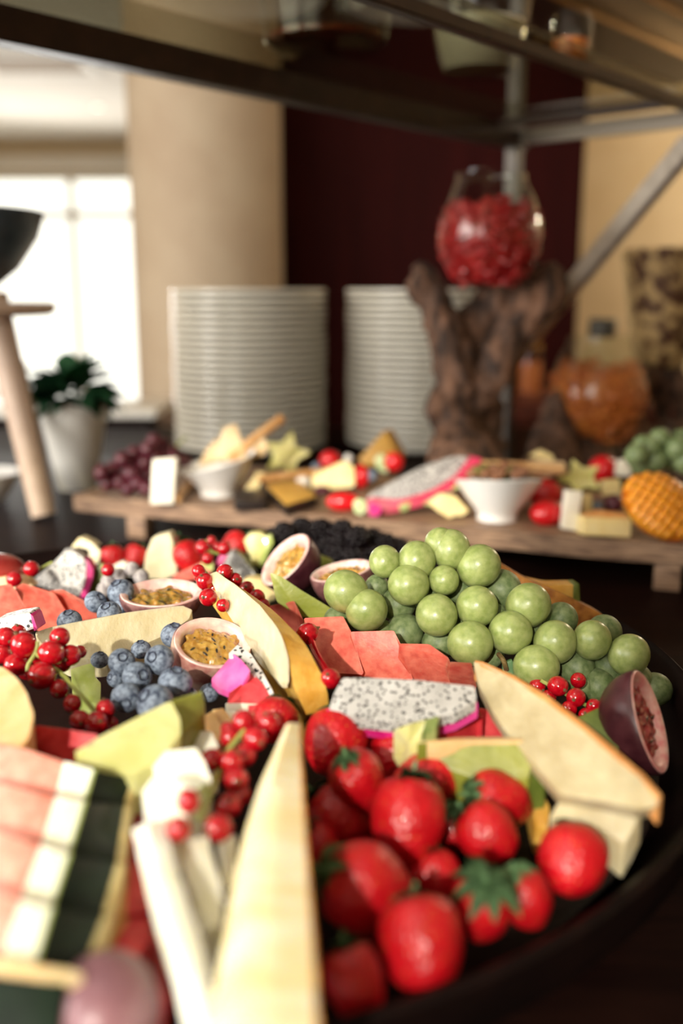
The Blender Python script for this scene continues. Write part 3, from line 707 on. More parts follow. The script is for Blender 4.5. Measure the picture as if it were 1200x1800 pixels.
o = link('mint_leaf', leaf_me('mint_leaf', .034, .016, M['calyx'], .2), None, atd(858, 815, dr + .012)); o.rotation_euler = (R(40), R(35), R(-10)); T(o, 'bright green leaf on top of the walnut bowl', 'leaf')
stick('breadstick', 'pale breadstick behind the walnut bowl', 'breadstick', atd(842, 818, dr + .07), atd(990, 826, dr + .05), .0065, M['bread'])
cracker('broad pale cracker behind the right starfruit slice', [(905, 818), (940, 808), (992, 812), (1000, 830), (960, 840), (920, 836)], dr + .06)
cracker('thin pale cheese curl before the driftwood foot', [(930, 800), (950, 790), (972, 800), (974, 812), (950, 808)], dr + .10, 'cheese_y', .006, 'cheese_curl', 'cheese')
blob('tomato', 'red tomato in the front row right of the walnut bowl', 'tomato', 962, 902, 30, dm(922), M['tomato'], (1.05, 1, .78))
blob('tomato', 'dark red tomato stacked behind the front red tomato', 'tomato', 958, 868, 30, dm(900) + .02, M['tomato'], (1, 1, .9))
blob('tomato', 'dark red tomato behind the right starfruit slice', 'tomato', 1060, 826, 26, dm(860) + .02, M['tomato'])
star('tilted starfruit slice leaning on the right of the board', 1020, 842, 42, dm(890), R(40), (-.15, .5, .85))
stand('cheese_block', 'upright pinkish white cheese block beside the red tomato', 'cheese', [(996, 862), (1024, 864), (1014, 934), (988, 930)], 934, M['cheese_w'], .016)
blob('blueberry', 'blueberry in the gap behind the front yellow cheese block', 'blueberry', 1048, 892, 12, dm(904), M['blueberry'])
blob('dark_grape', 'dark purple grape behind the front yellow cheese block', 'grape', 1078, 886, 17, dm(904), M['red_grape'])
stand('cheese_block', 'pale cheese piece between the upright block and blueberry', 'cheese', [(1026, 872), (1040, 868), (1042, 906), (1026, 908)], 908, M['cheese_y'], .012)
o = stand('cheese_block', 'yellow cheese block with orange rind at the board front', 'cheese', [(1026, 909), (1110, 912), (1108, 945), (1024, 941)], 946, M['cheese_y'], .03)
prism('rind', [(1026, 909), (1060, 899), (1104, 904), (1111, 912)], M['rind'], d=dm(946) - .001, t=.028, parent=o)
stand('cheese_block', 'pale cheese cube left of the mango half', 'cheese', [(1056, 846), (1090, 842), (1092, 868), (1060, 872)], 892, M['cheese_y'], .016)
stand('cheese_block', 'small beige cheese stick behind the mango half', 'cheese', [(1084, 836), (1086, 812), (1098, 806), (1110, 826), (1108, 838)], 872, M['cheese_w'], .012)
# mango half cut into a hedgehog
d_ = dm(950)
mc = atd(1162, 890, d_); r1 = 74 * d_ / FPX; r2 = 60 * d_ / FPX
mr = empty('mango_half', mc); T(mr, 'halved orange mango scored in a grid at the right end', 'mango')
q = Matrix([(0, 0, 0)] * 3)
ax = camdir(.80, -.58, .15); nn = camdir(.18, .42, .90); nn = (nn - ax * nn.dot(ax)).normalized(); ay = nn.cross(ax)
def mp(a, b, h): return mc + ax * (a * r1) + ay * (b * r2) + nn * h
n_ = 5; k = 0
for i in range(-n_, n_):
    for j in range(-3, 3):
        a0, b0_ = (i + .5) / n_, (j + .5) / 3
        if a0 * a0 + b0_ * b0_ > .98: continue
        def cl(a, b):
            l = math.hypot(a, b); return (a / l, b / l) if l > 1 else (a, b)
        cs = [cl(i / n_, j / 3), cl((i + 1) / n_, j / 3), cl((i + 1) / n_, (j + 1) / 3), cl(i / n_, (j + 1) / 3)]
        hh = lambda a, b: .012 * max(0, 1 - .9 * (a * a + b * b)) + .006
        bm = bmesh.new(); cen = (sum(c[0] for c in cs) / 4, sum(c[1] for c in cs) / 4)
        top = [mp(c[0] * .84 + cen[0] * .16, c[1] * .84 + cen[1] * .16, hh(*c)) for c in cs]
        bot = [mp(c[0], c[1], -.004) for c in cs]
        loft_bm([bot, top], bm); bmesh.ops.bevel(bm, geom=list(bm.edges), offset=.0009, segments=1, affect='EDGES')
        world_obj('cube_piece', bm, M['mango'], mr)
def mfn(v): return v
bm = bmesh.new(); rings = []
for i in range(7):
    a = i / 6 * math.pi / 2; rings.append([mp(math.cos(t) * math.cos(a) * 1.01, math.sin(t) * math.cos(a) * 1.01, -.022 * math.sin(a) - .001) for t in [2 * math.pi * k / 32 for k in range(32)]])
rings[-1] = [mp(math.cos(t) * .03, math.sin(t) * .03, -.023) for t in [2 * math.pi * k / 32 for k in range(32)]]
loft_bm(rings, bm); world_obj('skin', bm, M['mango_skin'], mr)
bm = bmesh.new(); loft_bm([[mp(math.cos(t) * .99, math.sin(t) * .99, h) for t in [2 * math.pi * k / 32 for k in range(32)]] for h in (-.003, .001)], bm); world_obj('cut_bed', bm, M['mango_cut'], mr)
gg = [(1118, 800, 20), (1142, 786, 22), (1168, 784, 22), (1192, 790, 22), (1130, 782, 18), (1180, 806, 22), (1206, 812, 22), (1152, 808, 21), (1126, 816, 18), (1215, 785, 22), (1160, 770, 18), (1196, 772, 18)]
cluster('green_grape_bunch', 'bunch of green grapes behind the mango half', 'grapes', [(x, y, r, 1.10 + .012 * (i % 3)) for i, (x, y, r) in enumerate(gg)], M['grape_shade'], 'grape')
bed = [(700, 812), (740, 808), (770, 800), (800, 792)]
# ------------------------------------------------------------------ driftwood with molten glass jars
def drift(name, label, limbs, c, vox=.0055):
    bm = bmesh.new()
    for pts, rad in limbs:
        n = 12; p = cat_rom(pts, n); m_ = len(rad) - 1
        rr = []
        for i in range(n):
            t_ = i / (n - 1) * m_; k = min(int(t_), m_ - 1); rr.append(rad[k] + (rad[k + 1] - rad[k]) * (t_ - k))
        rr = [r * (1 + .16 * noise.noise(Vector((i * .7, rad[0] * 900, 3)))) for i, r in enumerate(rr)]
        tube_bm(p, rr, 14, bm)
    o = world_obj(name, bm, M['drift'])
    md = o.modifiers.new('remesh', 'REMESH'); md.mode = 'VOXEL'; md.voxel_size = vox; md.use_smooth_shade = True
    tx = bpy.data.textures.new(name + '_grain', 'CLOUDS'); tx.noise_scale = .028; tx.noise_depth = 3
    ds = o.modifiers.new('gnarl', 'DISPLACE'); ds.texture = tx; ds.strength = .022; ds.mid_level = .5; ds.texture_coords = 'LOCAL'
    tx2 = bpy.data.textures.new(name + '_ridge', 'CLOUDS'); tx2.noise_scale = .009; tx2.noise_depth = 2
    ds2 = o.modifiers.new('ridge', 'DISPLACE'); ds2.texture = tx2; ds2.strength = .008; ds2.mid_level = .5; ds2.texture_coords = 'LOCAL'
    return T(o, label, 'driftwood')
D = 1.44; s_ = D / FPX
g = lambda x, y, dd=0: atd(x, y, D + dd)
drift('driftwood', 'large gnarled driftwood stump holding the jar of red berries', [
    ([at(815, 884, .030), g(805, 760), g(800, 680), g(790, 600), g(760, 535), g(748, 500)], [.048, .040, .036, .028, .024, .018]),
    ([at(800, 884, .030), g(815, 760, .02), g(850, 690), g(890, 610), g(930, 550), g(965, 505), g(985, 478)], [.034, .030, .026, .026, .030, .032, .020]),
    ([g(800, 620, .03), g(850, 560, .04), g(900, 520, .04), g(960, 496, .03)], [.034, .034, .034, .030]),
    ([g(748, 520), g(738, 490), g(760, 472)], [.022, .020, .014]),
    ([g(790, 730, -.01), g(762, 712, -.02), g(748, 700, -.02)], [.030, .020, .008]),
    ([at(860, 882, .030), g(862, 760, .03), g(850, 690, .02)], [.022, .018, .022]),
], None)
def molten(name, label, px, pyc, wpx, hpx, d, mat_fill, cat_fill, fill_lab, n, flat=1.0, tilt=(0, .95, .2)):
    rr = wpx / 2 * d / FPX; h = hpx * d / FPX
    c = atd(px, pyc + hpx / 2, d)
    root = empty(name, c); T(root, label, 'jar')
    pr_ = [(.10, 0), (.45, .03), (.74, .14), (.93, .30), (1.0, .46), (.95, .62), (.80, .80), (.66, .92), (.64, 1.0)]
    prof = [(a * rr, z * h) for a, z in pr_]; inn = [(max((a - .035), 0) * rr, z * h + (.003 if i == 0 else 0)) for i, (a, z) in enumerate(pr_)]
    bm = lathe_bm([(0, 0)] + prof + inn[::-1] + [(0, .003)], 40)
    for v in bm.verts: v.co += noise.noise_vector(v.co * 25) * .004
    link('glass', finish(bm, 'glass', M['glass'], 60), root)
    bm = bmesh.new(); rnd = random.Random(n); cnt = 0
    def rad_at(z):
        for (a0, z0), (a1, z1) in zip(pr_, pr_[1:]):
            if z0 <= z <= z1: return a0 + (a1 - a0) * (z - z0) / max(z1 - z0, 1e-6)
        return 0
    core = [(0, .03 * h)] + [(rad_at(z) * rr * .90, z * h) for z in (.06, .15, .3, .46, .6, .72)] + [(0, .74 * h)]
    lathe_bm(core, 24, bm)
    while cnt < n:
        z = rnd.uniform(.05, .77); a = rnd.uniform(0, 6.283); q = rad_at(z) * .93
        if z > .70: q *= math.sqrt(rnd.random())
        r = rnd.uniform(.005, .0085)
        tmp = bmesh.ops.create_icosphere(bm, subdivisions=1, radius=r)['verts']
        mm = Matrix.Rotation(rnd.uniform(0, 6), 4, 'X') @ Matrix.Rotation(rnd.uniform(0, 6), 4, 'Z') @ Matrix.Diagonal((1, .8, .55, 1))
        for v in tmp: v.co = mm @ v.co + Vector((q * rr * math.cos(a), q * rr * math.sin(a), z * h))
        cnt += 1
    o = link(cat_fill, finish(bm, cat_fill, mat_fill, 0), root); o['kind'] = 'stuff'
    return root
molten('berry_jar', 'clear rounded glass jar of dried red berries on the driftwood', 858, 412, 184, 196, D - .05, M['dried_red'], 'berries', '', 420)
drift('driftwood', 'low dark driftwood piece under the granola jar', [
    ([at(985, 858, .012), atd(985, 770, 1.62), atd(975, 720, 1.62), atd(990, 690, 1.62)], [.034, .028, .022, .016]),
    ([at(955, 858, .012), atd(950, 790, 1.6), atd(972, 730, 1.61)], [.03, .022, .018]),
    ([at(1050, 846, .012), atd(1040, 812, 1.64), atd(1010, 790, 1.62)], [.04, .036, .03])], None)
molten('granola_jar', 'clear rounded glass jar of orange granola right of the driftwood', 1044, 688, 172, 190, 1.66, M['granola'], 'granola', '', 320)
o = empty('lidded_bottle', atd(1055, 640, 2.0)); T(o, 'bottle with a dark grey lid behind the granola jar', 'bottle')
bt = atd(1055, 700, 2.0); hz = atd(1055, 592, 2.0).z
bm = lathe_bm([(0, 0), (.04, 0), (.04, hz - .05), (.022, hz - .015), (.022, hz), (0, hz)], 28); link('body', finish(bm, 'body', M['glass']), o, Vector((0, 0, -o.location.z)))
bm = lathe_bm([(0, 0), (.026, 0), (.027, .004), (.027, .032), (.024, .036), (0, .036)], 28); link('lid', finish(bm, 'lid', M['cork']), o, Vector((0, 0, hz - o.location.z)))
# third glass vessel, mottled brown, on its own driftwood legs
dv = 1.78
o = empty('cereal_vase', atd(1160, 650, dv)); T(o, 'tall flared vase of brown mottled cereal at the far right', 'vase')
h = 200 * dv / FPX; r0 = 78 * dv / FPX
prof = [(0, 0), (.50, 0), (.60, .06), (.70, .30), (.82, .60), (.95, .92), (1.0, 1.0)]
bm = lathe_bm([(a * r0, z * h) for a, z in prof] + [((a - .03) * r0, z * h + .004) for a, z in prof[:0:-1]] + [(0, .004)], 36); link('glass', finish(bm, 'glass', M['glass']), o)
bm = lathe_bm([(0, .006)] + [((a - .07) * r0, z * h + .006) for a, z in prof[1:]] + [(0, h * .97)], 36); q = link('cereal', finish(bm, 'cereal', M['mottled']), o)
drift('driftwood', 'forked driftwood legs under the mottled brown vase', [
    ([at(1112, 846, .012), atd(1118, 740, dv), atd(1128, 665, dv), atd(1150, 640, dv)], [.022, .020, .022, .03]),
    ([at(1215, 846, .012), atd(1205, 740, dv), atd(1190, 670, dv), atd(1150, 640, dv)], [.022, .020, .022, .03]),
    ([at(1165, 842, .012), atd(1168, 760, dv + .04), atd(1160, 690, dv + .03), atd(1160, 650, dv)], [.016, .014, .014, .02])], None)
bx = atd(930, 690, 2.88)
o = empty('preserve_jar', (bx.x, bx.y, .01)); T(o, 'small jar of orange preserve far behind the driftwood gap', 'jar')
zt = atd(930, 612, 2.88).z - .01
bm = lathe_bm([(0, 0), (.032, 0), (.034, .004), (.034, zt - .02), (.028, zt)], 28); link('glass', finish(bm, 'glass', M['glass']), o)
bm = lathe_bm([(0, .003), (.030, .003), (.030, zt * .72), (0, zt * .72)], 28); link('preserve', finish(bm, 'preserve', M['granola']), o)
bm = lathe_bm([(0, zt), (.030, zt), (.030, zt + .014), (0, zt + .014)], 28); link('lid', finish(bm, 'lid', M['brass']), o)

# ------------------------------------------------------------------ the round fruit platter
PC = Vector((-.12, .605, 0)); PR = .335
pl = lathe_bm([(0, .004), (.26, .004), (.30, .010), (.331, .040), (PR, .060), (PR + .004, .0625), (PR + .007, .060), (PR + .004, .038), (.303, .004), (.285, 0), (0, 0)], 96)
o = link('fruit_platter', finish(pl, 'fruit_platter', M['platter'], 50), None, PC); T(o, 'large round dark lacquered platter heaped with cut fruit', 'platter')
# a bed of dark vine leaves carries the fruit
bm = lathe_bm([(0, .040), (.15, .041), (.27, .040), (.312, .034), (.302, .016), (.28, .006), (0, .006)], 64)
for v in bm.verts: v.co.z += .002 * noise.noise(v.co * 60) if v.co.z > .02 else 0
o = link('platter_liner', finish(bm, 'platter_liner', M['platter'], 50), None, PC); T(o, 'dark liner tray under the fruit inside the round platter', 'tray')

# -------- green grapes: one bunch, each grape sized to its true depth
G = [(608, 1040, 38, (-.8, .1, .5)), (676, 987, 28, (.1, .6, .6)), (644, 1073, 37, (.3, -.5, .8)), (718, 1028, 37, (-.2, -.8, .2)), (732, 986, 34, (.2, .3, .9)), (780, 1020, 27, (.1, -.9, .15)),
     (792, 966, 35, (.0, -.6, -.6)), (775, 957, 29, (-.4, .4, .8)), (841, 995, 38, (.6, -.2, .6)), (767, 1081, 37, (.1, -.7, -.3)), (838, 1066, 37, (.2, -.7, .3)), (826, 1131, 40, (.4, -.6, .3)),
     (928, 1064, 39, (.5, -.3, .6)), (897, 1112, 39, (-.2, -.6, .5)), (975, 1129, 38, (.1, -.4, .8)), (942, 1172, 39, (.7, -.2, .1)), (1040, 1125, 34, (.1, -.3, .9)), (1105, 1151, 36, (.4, -.3, .8)),
     (700, 1062, 31, None), (710, 1112, 34, None), (662, 1031, 21, None), (880, 1036, 36, None), (985, 1088, 30, None), (1050, 1205, 31, None), (1112, 1200, 36, None), (1150, 1212, 30, None),
     (1012, 1172, 32, None), (772, 1130, 30, None), (596, 1092, 28, None), (745, 1045, 30, None), (806, 1036, 26, None), (868, 1085, 26, None), (935, 1118, 28, None), (1070, 1172, 28, None),
     (1062, 1110, 30, None), (800, 1095, 28, None), (668, 1112, 24, None), (860, 1150, 26, None), (1020, 1208, 26, None)]
def gd(i, x, y, r):
    d = .0137 * FPX / 38                    # a common grape radius sets the front layer
    base = d + .030 * (1130 - y) / 170 * 1.0
    return base if i < 18 else base + .022
gpts = [(x, y, r, gd(i, x, y, r), ax) for i, (x, y, r, ax) in enumerate(G)]
cluster('green_grape_bunch', 'large bunch of pale green grapes heaped at the right of the platter', 'grapes', gpts, M['grape'], 'grape',
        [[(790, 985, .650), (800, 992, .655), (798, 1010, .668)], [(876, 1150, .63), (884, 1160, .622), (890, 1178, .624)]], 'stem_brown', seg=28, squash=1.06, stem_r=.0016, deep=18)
T(prism('vine_leaf', [(884, 1166), (902, 1160), (906, 1190), (884, 1196)], M['calyx'], d=.625, t=.004, wob=.001), 'dull green leaf scrap between grapes and melon wedge', 'leaf')

def P(name, label, cat, poly, mat, z=None, d=None, t=.02, rnd=.10, bev=.0015, tv=None, group=None, parts=(), wob=0.0):
    o = prism(name, poly, M[mat], z=z, d=d, t=t, rnd=rnd, bev=bev, tv=tv, wob=wob); T(o, label, cat, group)
    for (pn, pp, pmat, kw) in parts:
        q = dict(z=z, d=d, t=t, rnd=rnd, bev=.0008, parent=o); q.update(kw); prism(pn, pp, M[pmat], **q)
    return o
ZP = .042      # what the fruit lies on
def pd(py): return dep(py, ZP)
# pineapple behind the grapes
P('pineapple_chunk', 'yellow-green pineapple chunk with rind standing behind the grapes', 'pineapple', [(880, 1000), (915, 1018), (965, 1029), (1014, 1028), (1017, 1062), (1004, 1076), (960, 1060), (900, 1040)], 'pine_gold', d=.735, t=.022,
  parts=[('rind', [(1008, 1027), (1018, 1026), (1019, 1060), (1008, 1070)], 'honey_skin', dict(d=.733, t=.02))])
P('pineapple_wedge', 'orange-brown rinded pineapple wedge curving behind the grape bunch', 'pineapple', [(862, 980), (895, 1000), (925, 1018), (1000, 1050), (1056, 1078), (1092, 1108), (1104, 1128), (1080, 1140), (1040, 1130), (960, 1090), (880, 1040)], 'pine_rind', d=.725, t=.016, rnd=.12)
# -------- back row
def halfpass(label, px, py, d, r, n, skin, pulp, deep=.95, fill=.74, pith='pass_rim', long=1.12, spin=0.0, seedn=22):
    c = atd(px, py, d); root = empty('passion_fruit_half', c); T(root, label, 'passion fruit')
    qn = quat_z(n, spin)
    prof = [(max(math.cos(a), 0) ** .72 * r, -math.sin(a) * r * deep) for a in [R(x) for x in range(0, 91, 9)]]; prof[-1] = (0, prof[-1][1])
    def st(bm):
        for v in bm.verts: v.co.x *= long
        return bm
    bm = st(lathe_bm([(r * .985, .0006)] + prof, 40)); link('skin', finish(bm, 'skin', M[skin]), root, None, qn)
    inn = [(math.cos(a) * r * .80, -math.sin(a) * r * .62 - .001) for a in [R(x) for x in range(0, 91, 15)]]; inn[-1] = (0, inn[-1][1])
    bm = st(lathe_bm([(r * .975, .0004), (r * .95, .0011), (r * .86, .0006)] + inn, 40)); link('pith', finish(bm, 'pith', M[pith]), root, None, qn)
    bm = bmesh.new(); rn = random.Random(int(px)); seeds_ = []
    for k in range(90):
        a = k * 2.39996; q = math.sqrt((k + .5) / 90) * r * fill * .92; s = r * rn.uniform(.08, .13)
        z = -.22 * r + .10 * r * (1 - (q / (r * fill)) ** 2) + rn.uniform(-.06, .05) * r
        vs = bmesh.ops.create_uvsphere(bm, u_segments=9, v_segments=7, radius=s)['verts']
        mm = Matrix.Rotation(rn.uniform(0, 6), 4, 'Z') @ Matrix.Rotation(rn.uniform(-.5, .5), 4, 'Y') @ Matrix.Diagonal((1.9, .8, .7, 1))
        off = Vector((q * math.cos(a) * long, q * math.sin(a), z))
        for v in vs: v.co = mm @ v.co + off
        if k % 3 == 0: seeds_.append((off + Vector((0, 0, s * .42)), mm, s))
    q = link('pulp', finish(bm, 'pulp', M[pulp]), root, None, qn); q['kind'] = 'stuff'
    md = q.modifiers.new('merge', 'REMESH'); md.mode = 'VOXEL'; md.voxel_size = .0008; md.use_smooth_shade = True
    sm = q.modifiers.new('smooth', 'SMOOTH'); sm.iterations = 5; sm.factor = .5
    bm = bmesh.new()
    for off, mm, s in seeds_[:seedn]:
        vs = bmesh.ops.create_uvsphere(bm, u_segments=7, v_segments=5, radius=s * .5)['verts']
        for v in vs: v.co = mm @ v.co + off
    q = link('seeds', finish(bm, 'seeds', M['pass_seed']), root, None, qn); q['kind'] = 'stuff'
    return root
halfpass('halved passion fruit lying flat behind the long pineapple slice', 284, 1043, .70, .0262, camdir(.02, .955, .31), 'pass_skin_mid', 'pulp_green', .72)
halfpass('halved passion fruit tilted up beside the blueberries, yellow pulp showing', 374, 1130, .60, .0222, camdir(.30, .80, .52), 'pass_skin_pale', 'pulp', 1.5, long=1.15)
halfpass('halved dark passion fruit leaning with creamy hollow in the back row', 502, 984, .80, .0235, camdir(-.62, .60, .50), 'pass_skin_dark', 'pulp', 1.25, .62, spin=R(80))
halfpass('halved dark passion fruit tucked behind the leftmost green grape', 600, 1004, .76, .0245, camdir(-.20, .96, .20), 'pass_skin_mid', 'pulp', 1.0, .85)
halfpass('halved dark passion fruit standing at the platter right rim', 1140, 1268, .545, .0225, camdir(.80, .30, .52), 'pass_skin_dark', 'pulp_red', 1.15, .72, 'pass_pith_pink', 1.28, R(70))
o = blob('passion_fruit', 'mauve passion fruit at the bottom left corner, out of focus', 'passion fruit', 188, 1778, 96, .315, M['pass_skin_mauve'], (1, 1.1, 1.05), seg=28, fn=lambda v: Vector((v.x * (1 - .25 * max(v.y / .0165, 0) ** 2), v.y, v.z)))
P('pineapple_chunk', 'small yellow pineapple chunk behind the dragonfruit wedge', 'pineapple', [(122, 966), (140, 944), (160, 953), (178, 970), (172, 992), (132, 990)], 'pine', d=pd(1000), t=.02)
P('pineapple_chunk', 'tall pale pineapple chunk standing in the back row', 'pineapple', [(251, 1010), (256, 975), (268, 944), (298, 936), (304, 950), (312, 1008), (290, 1019), (262, 1018)], 'pine_pale', d=pd(1022), t=.022,
  parts=[('rind_edge', [(302, 944), (309, 952), (316, 1006), (310, 1009)], 'straw', dict(d=pd(1022) + .004, t=.016))])
dw = pd(1058)
P('dragonfruit_wedge', 'white speckled dragonfruit wedge with pink skin in the back left', 'dragonfruit', [(54, 1026), (80, 1005), (102, 984), (112, 971), (128, 969), (144, 978), (152, 990), (150, 1022), (140, 1048), (110, 1042), (82, 1034)], 'dragon_coarse', d=dw, t=.022, rnd=.12, tv=(-.004, .022, -.002),
  parts=[('skin', [(146, 982), (156, 988), (164, 1002), (162, 1020), (150, 1052), (139, 1050), (149, 1024), (151, 996)], 'dragon_skin', dict(d=dw + .001, t=.02, tv=(-.002, .02, -.002)))])
P('kiwi_slice', 'dark green melon slice with bright rind beside the dragonfruit wedge', 'melon', [(160, 1010), (168, 1000), (176, 992), (184, 998), (186, 1014), (178, 1036), (166, 1046), (152, 1044)], 'honey_skin', d=dw + .012, t=.01, rnd=.15,
  parts=[('rind', [(175, 990), (184, 996), (188, 1010), (182, 1030), (170, 1046), (164, 1045), (176, 1030), (181, 1012)], 'kiwi', dict(d=dw + .010, t=.008))])
for i, (x, y, r, lab) in enumerate([(192, 1022, 15, 'white frosted berry left of the tall pineapple chunk'), (248, 1014, 14, 'white frosted berry touching the tall pineapple chunk foot'), (184, 1036, 14, 'white frosted berry behind the small blueberries'), (210, 1012, 13, 'white frosted berry behind the frosted pair'), (232, 1000, 13, 'white frosted berry before the back strawberries')]):
    blob('frosted_berry', lab, 'berry', x, y, r, .78, M['frosted'])
P('melon_piece', 'pale melon sliver in front of the back strawberries', 'melon', [(196, 995), (215, 986), (240, 1000), (236, 1014), (206, 1012)], 'honey_pale', d=pd(1026), t=.014)
P('watermelon_piece', 'thin coral watermelon sliver behind the flat passion fruit', 'watermelon', [(300, 1015), (330, 1000), (352, 990), (370, 986), (374, 1004), (350, 1018), (318, 1022)], 'melon_flesh', d=pd(1034), t=.012,
  parts=[('rind', [(352, 990), (368, 984), (375, 992), (374, 1004), (364, 1002)], 'kiwi', dict(d=pd(1034) - .001))])
dq = pd(1024)
P('dragonfruit_chunk', 'greyish dragonfruit chunk with pink edge behind the long pineapple tip', 'dragonfruit', [(388, 992), (400, 972), (412, 967), (428, 982), (450, 1012), (436, 1022), (398, 1018)], 'dragon', d=dq, t=.02,
  parts=[('skin', [(378, 1002), (384, 978), (398, 969), (402, 972), (390, 994), (388, 1014)], 'dragon_skin', dict(d=dq - .001, t=.016))])
P('starfruit_chunk', 'pale green starfruit chunk left of the leaning passion fruit', 'starfruit', [(428, 950), (438, 938), (458, 936), (468, 944), (478, 941), (480, 956), (470, 972), (462, 994), (444, 992), (436, 972)], 'starfruit', d=pd(1010), t=.02,
  parts=[('edge', [(464, 944), (477, 940), (481, 954), (470, 972), (464, 996), (452, 997), (462, 968)], 'kiwi', dict(d=pd(1010) - .001, t=.016))])
P('dragonfruit_piece', 'cream dragonfruit end with sparse seeds under the green melon slice', 'dragonfruit', [(424, 1022), (440, 1016), (462, 1018), (484, 1036), (486, 1054), (466, 1060), (440, 1050)], 'cheese_y', d=pd(1070), t=.02, rnd=.2)
P('mango_piece', 'small yellow fruit piece right of the leaning passion fruit', 'mango', [(560, 978), (580, 985), (592, 998), (574, 1006), (560, 1000)], 'honey_green', d=.84, t=.015)
P('starfruit_tip', 'green fruit tip pointing up behind the grape bunch', 'starfruit', [(706, 975), (722, 953), (738, 962), (746, 980)], 'honey_green', d=.80, t=.012)
P('melon_slice', 'green melon wedge between the passion fruit and the grapes', 'melon', [(474, 1006), (492, 1012), (530, 1038), (560, 1056), (596, 1078), (566, 1088), (530, 1084), (510, 1074), (486, 1058)], 'honey_green', d=.70, t=.022, rnd=.08, tv=(.006, .018, -.012))
blob('nectarine', 'dark red nectarine at the far left back of the platter', 'nectarine', -8, 1006, 52, .80, M['nectarine'], (1.05, 1, .62))
P('mango_slice', 'orange mango slice under the back left currants', 'mango', [(-20, 1018), (20, 1012), (48, 1020), (60, 1032), (20, 1036), (-20, 1040)], 'canta', d=.775, t=.015)
for (x, y, r, lab) in [(55, 1000, 14, 'red currant on a pale stem beside the dragonfruit wedge'), (25, 1018, 14, 'dark red currant behind the left watermelon slices'), (190, 1002, 12, 'dark red currant right of the green melon rind')]:
    blob('red_currant', lab, 'currant', x, y, r, .765, M['currant'])
bm = tube_bm(cat_rom([atd(50, 1014, .765), atd(70, 1000, .77), atd(92, 988, .775)], 8), .0012, 6); T(world_obj('currant_stem', bm, M['stem']), 'bare pale green currant stem lying by the dragonfruit wedge', 'stem')
# blackberries in the shade at the back
BB = []
for v in range(3):
    bm = bmesh.new(); rn = random.Random(v)
    for k in range(38):
        a = k * 2.39996; zz = 1 - 2 * (k + .5) / 38; q = math.sqrt(1 - zz * zz)
        vs = bmesh.ops.create_icosphere(bm, subdivisions=1, radius=.0040)['verts']
        for p in vs: p.co += Vector((q * math.cos(a) * .0085, q * math.sin(a) * .0085, zz * .011))
    BB.append(finish(bm, 'blackberry', M['blackberry'], 60))
bpos = [(500, 938), (532, 930), (565, 932), (598, 936), (628, 944), (655, 950), (680, 958), (512, 954), (545, 950), (580, 955), (612, 962), (640, 968), (566, 968), (598, 976), (480, 948), (700, 966), (625, 982), (655, 978), (590, 960)]
for i, (x, y) in enumerate(bpos):
    z = .052 + (.018 if y < 948 else 0.006 if y < 962 else 0)
    o = link('blackberry', BB[i % 3], None, at(x, y, z + .006), quat_z((random.uniform(-1, 1), random.uniform(-1, 0), random.uniform(-.2, 1))))
    T(o, 'dark blackberry in the shaded heap at the back of the platter', 'blackberry', 'blackberries heaped at the platter back')
# -------- strawberries
def strawberry_mesh(v):
    rn = random.Random(v); prof = []
    for i in range(15):
        s = i / 14; r = (math.sin(math.pi * (1 - s) ** .78 * .97 + .03 * s)) ** .72 if 0 < i < 14 else 0
        r = .5 * max(0, min(1, (1 - (2 * (s ** (.80 - .06 * v)) - 1) ** 2))) ** .56 if 0 < i < 14 else 0
        prof.append((r, (.5 - s)))
    bm = lathe_bm(prof[::-1], 26)
    for p in bm.verts: p.co += noise.noise_vector(p.co * 3 + Vector((v * 5, 0, 0))) * .03
    return finish(bm, 'strawberry', M['straw'], 80)
SM = [strawberry_mesh(v) for v in range(3)]
def calyx_mesh(v):
    bm = bmesh.new(); rn = random.Random(v + 40)
    for k in range(9):
        a = k * 2 * math.pi / 9 + rn.uniform(-.15, .15); L = rn.uniform(.34, .46); up = rn.uniform(-.02, .16); rows = []
        for i in range(6):
            s = i / 5; hw = .085 * math.sin(math.pi * (s * .86 + .12)); x = .03 + L * s; z = .5 + .02 + up * s * 1.2 - .32 * s * s * (1 - up * 2)
            ca, sa = math.cos(a), math.sin(a)
            rows.append([bm.verts.new((x * ca - y * sa, x * sa + y * ca, z + abs(y) * .3)) for y in (-hw, 0, hw)])
        for p, q in zip(rows, rows[1:]):
            bm.faces.new([p[0], p[1], q[1], q[0]]); bm.faces.new([p[1], p[2], q[2], q[1]])
    bmesh.ops.solidify(bm, geom=list(bm.faces), thickness=.012)
    tube_bm([(0, 0, .47), (.02, .01, .56), (.05, .02, .66)], [.05, .035, .03], 7, bm)
    return finish(bm, 'calyx', M['calyx'])
CM = [calyx_mesh(v) for v in range(3)]
def strawberry(label, px, py, wpx, d, top, k=1.15, v=0, calyx=True, spin=0.0):
    """top is the direction (in the viewer's right, up, back) in which the leafy end points"""
    wd = wpx * d / FPX
    o = link('strawberry', SM[v % 3], None, atd(px, py, d), quat_z(camdir(*top), spin), (wd, wd, wd * k))
    c_ = link('calyx', CM[v % 3], o)
    if 'big green calyx facing' in label: c_.scale = (1.45, 1.45, 1)
    return T(o, label, 'strawberry')
F = lambda py, z=.060: dep(py, z)
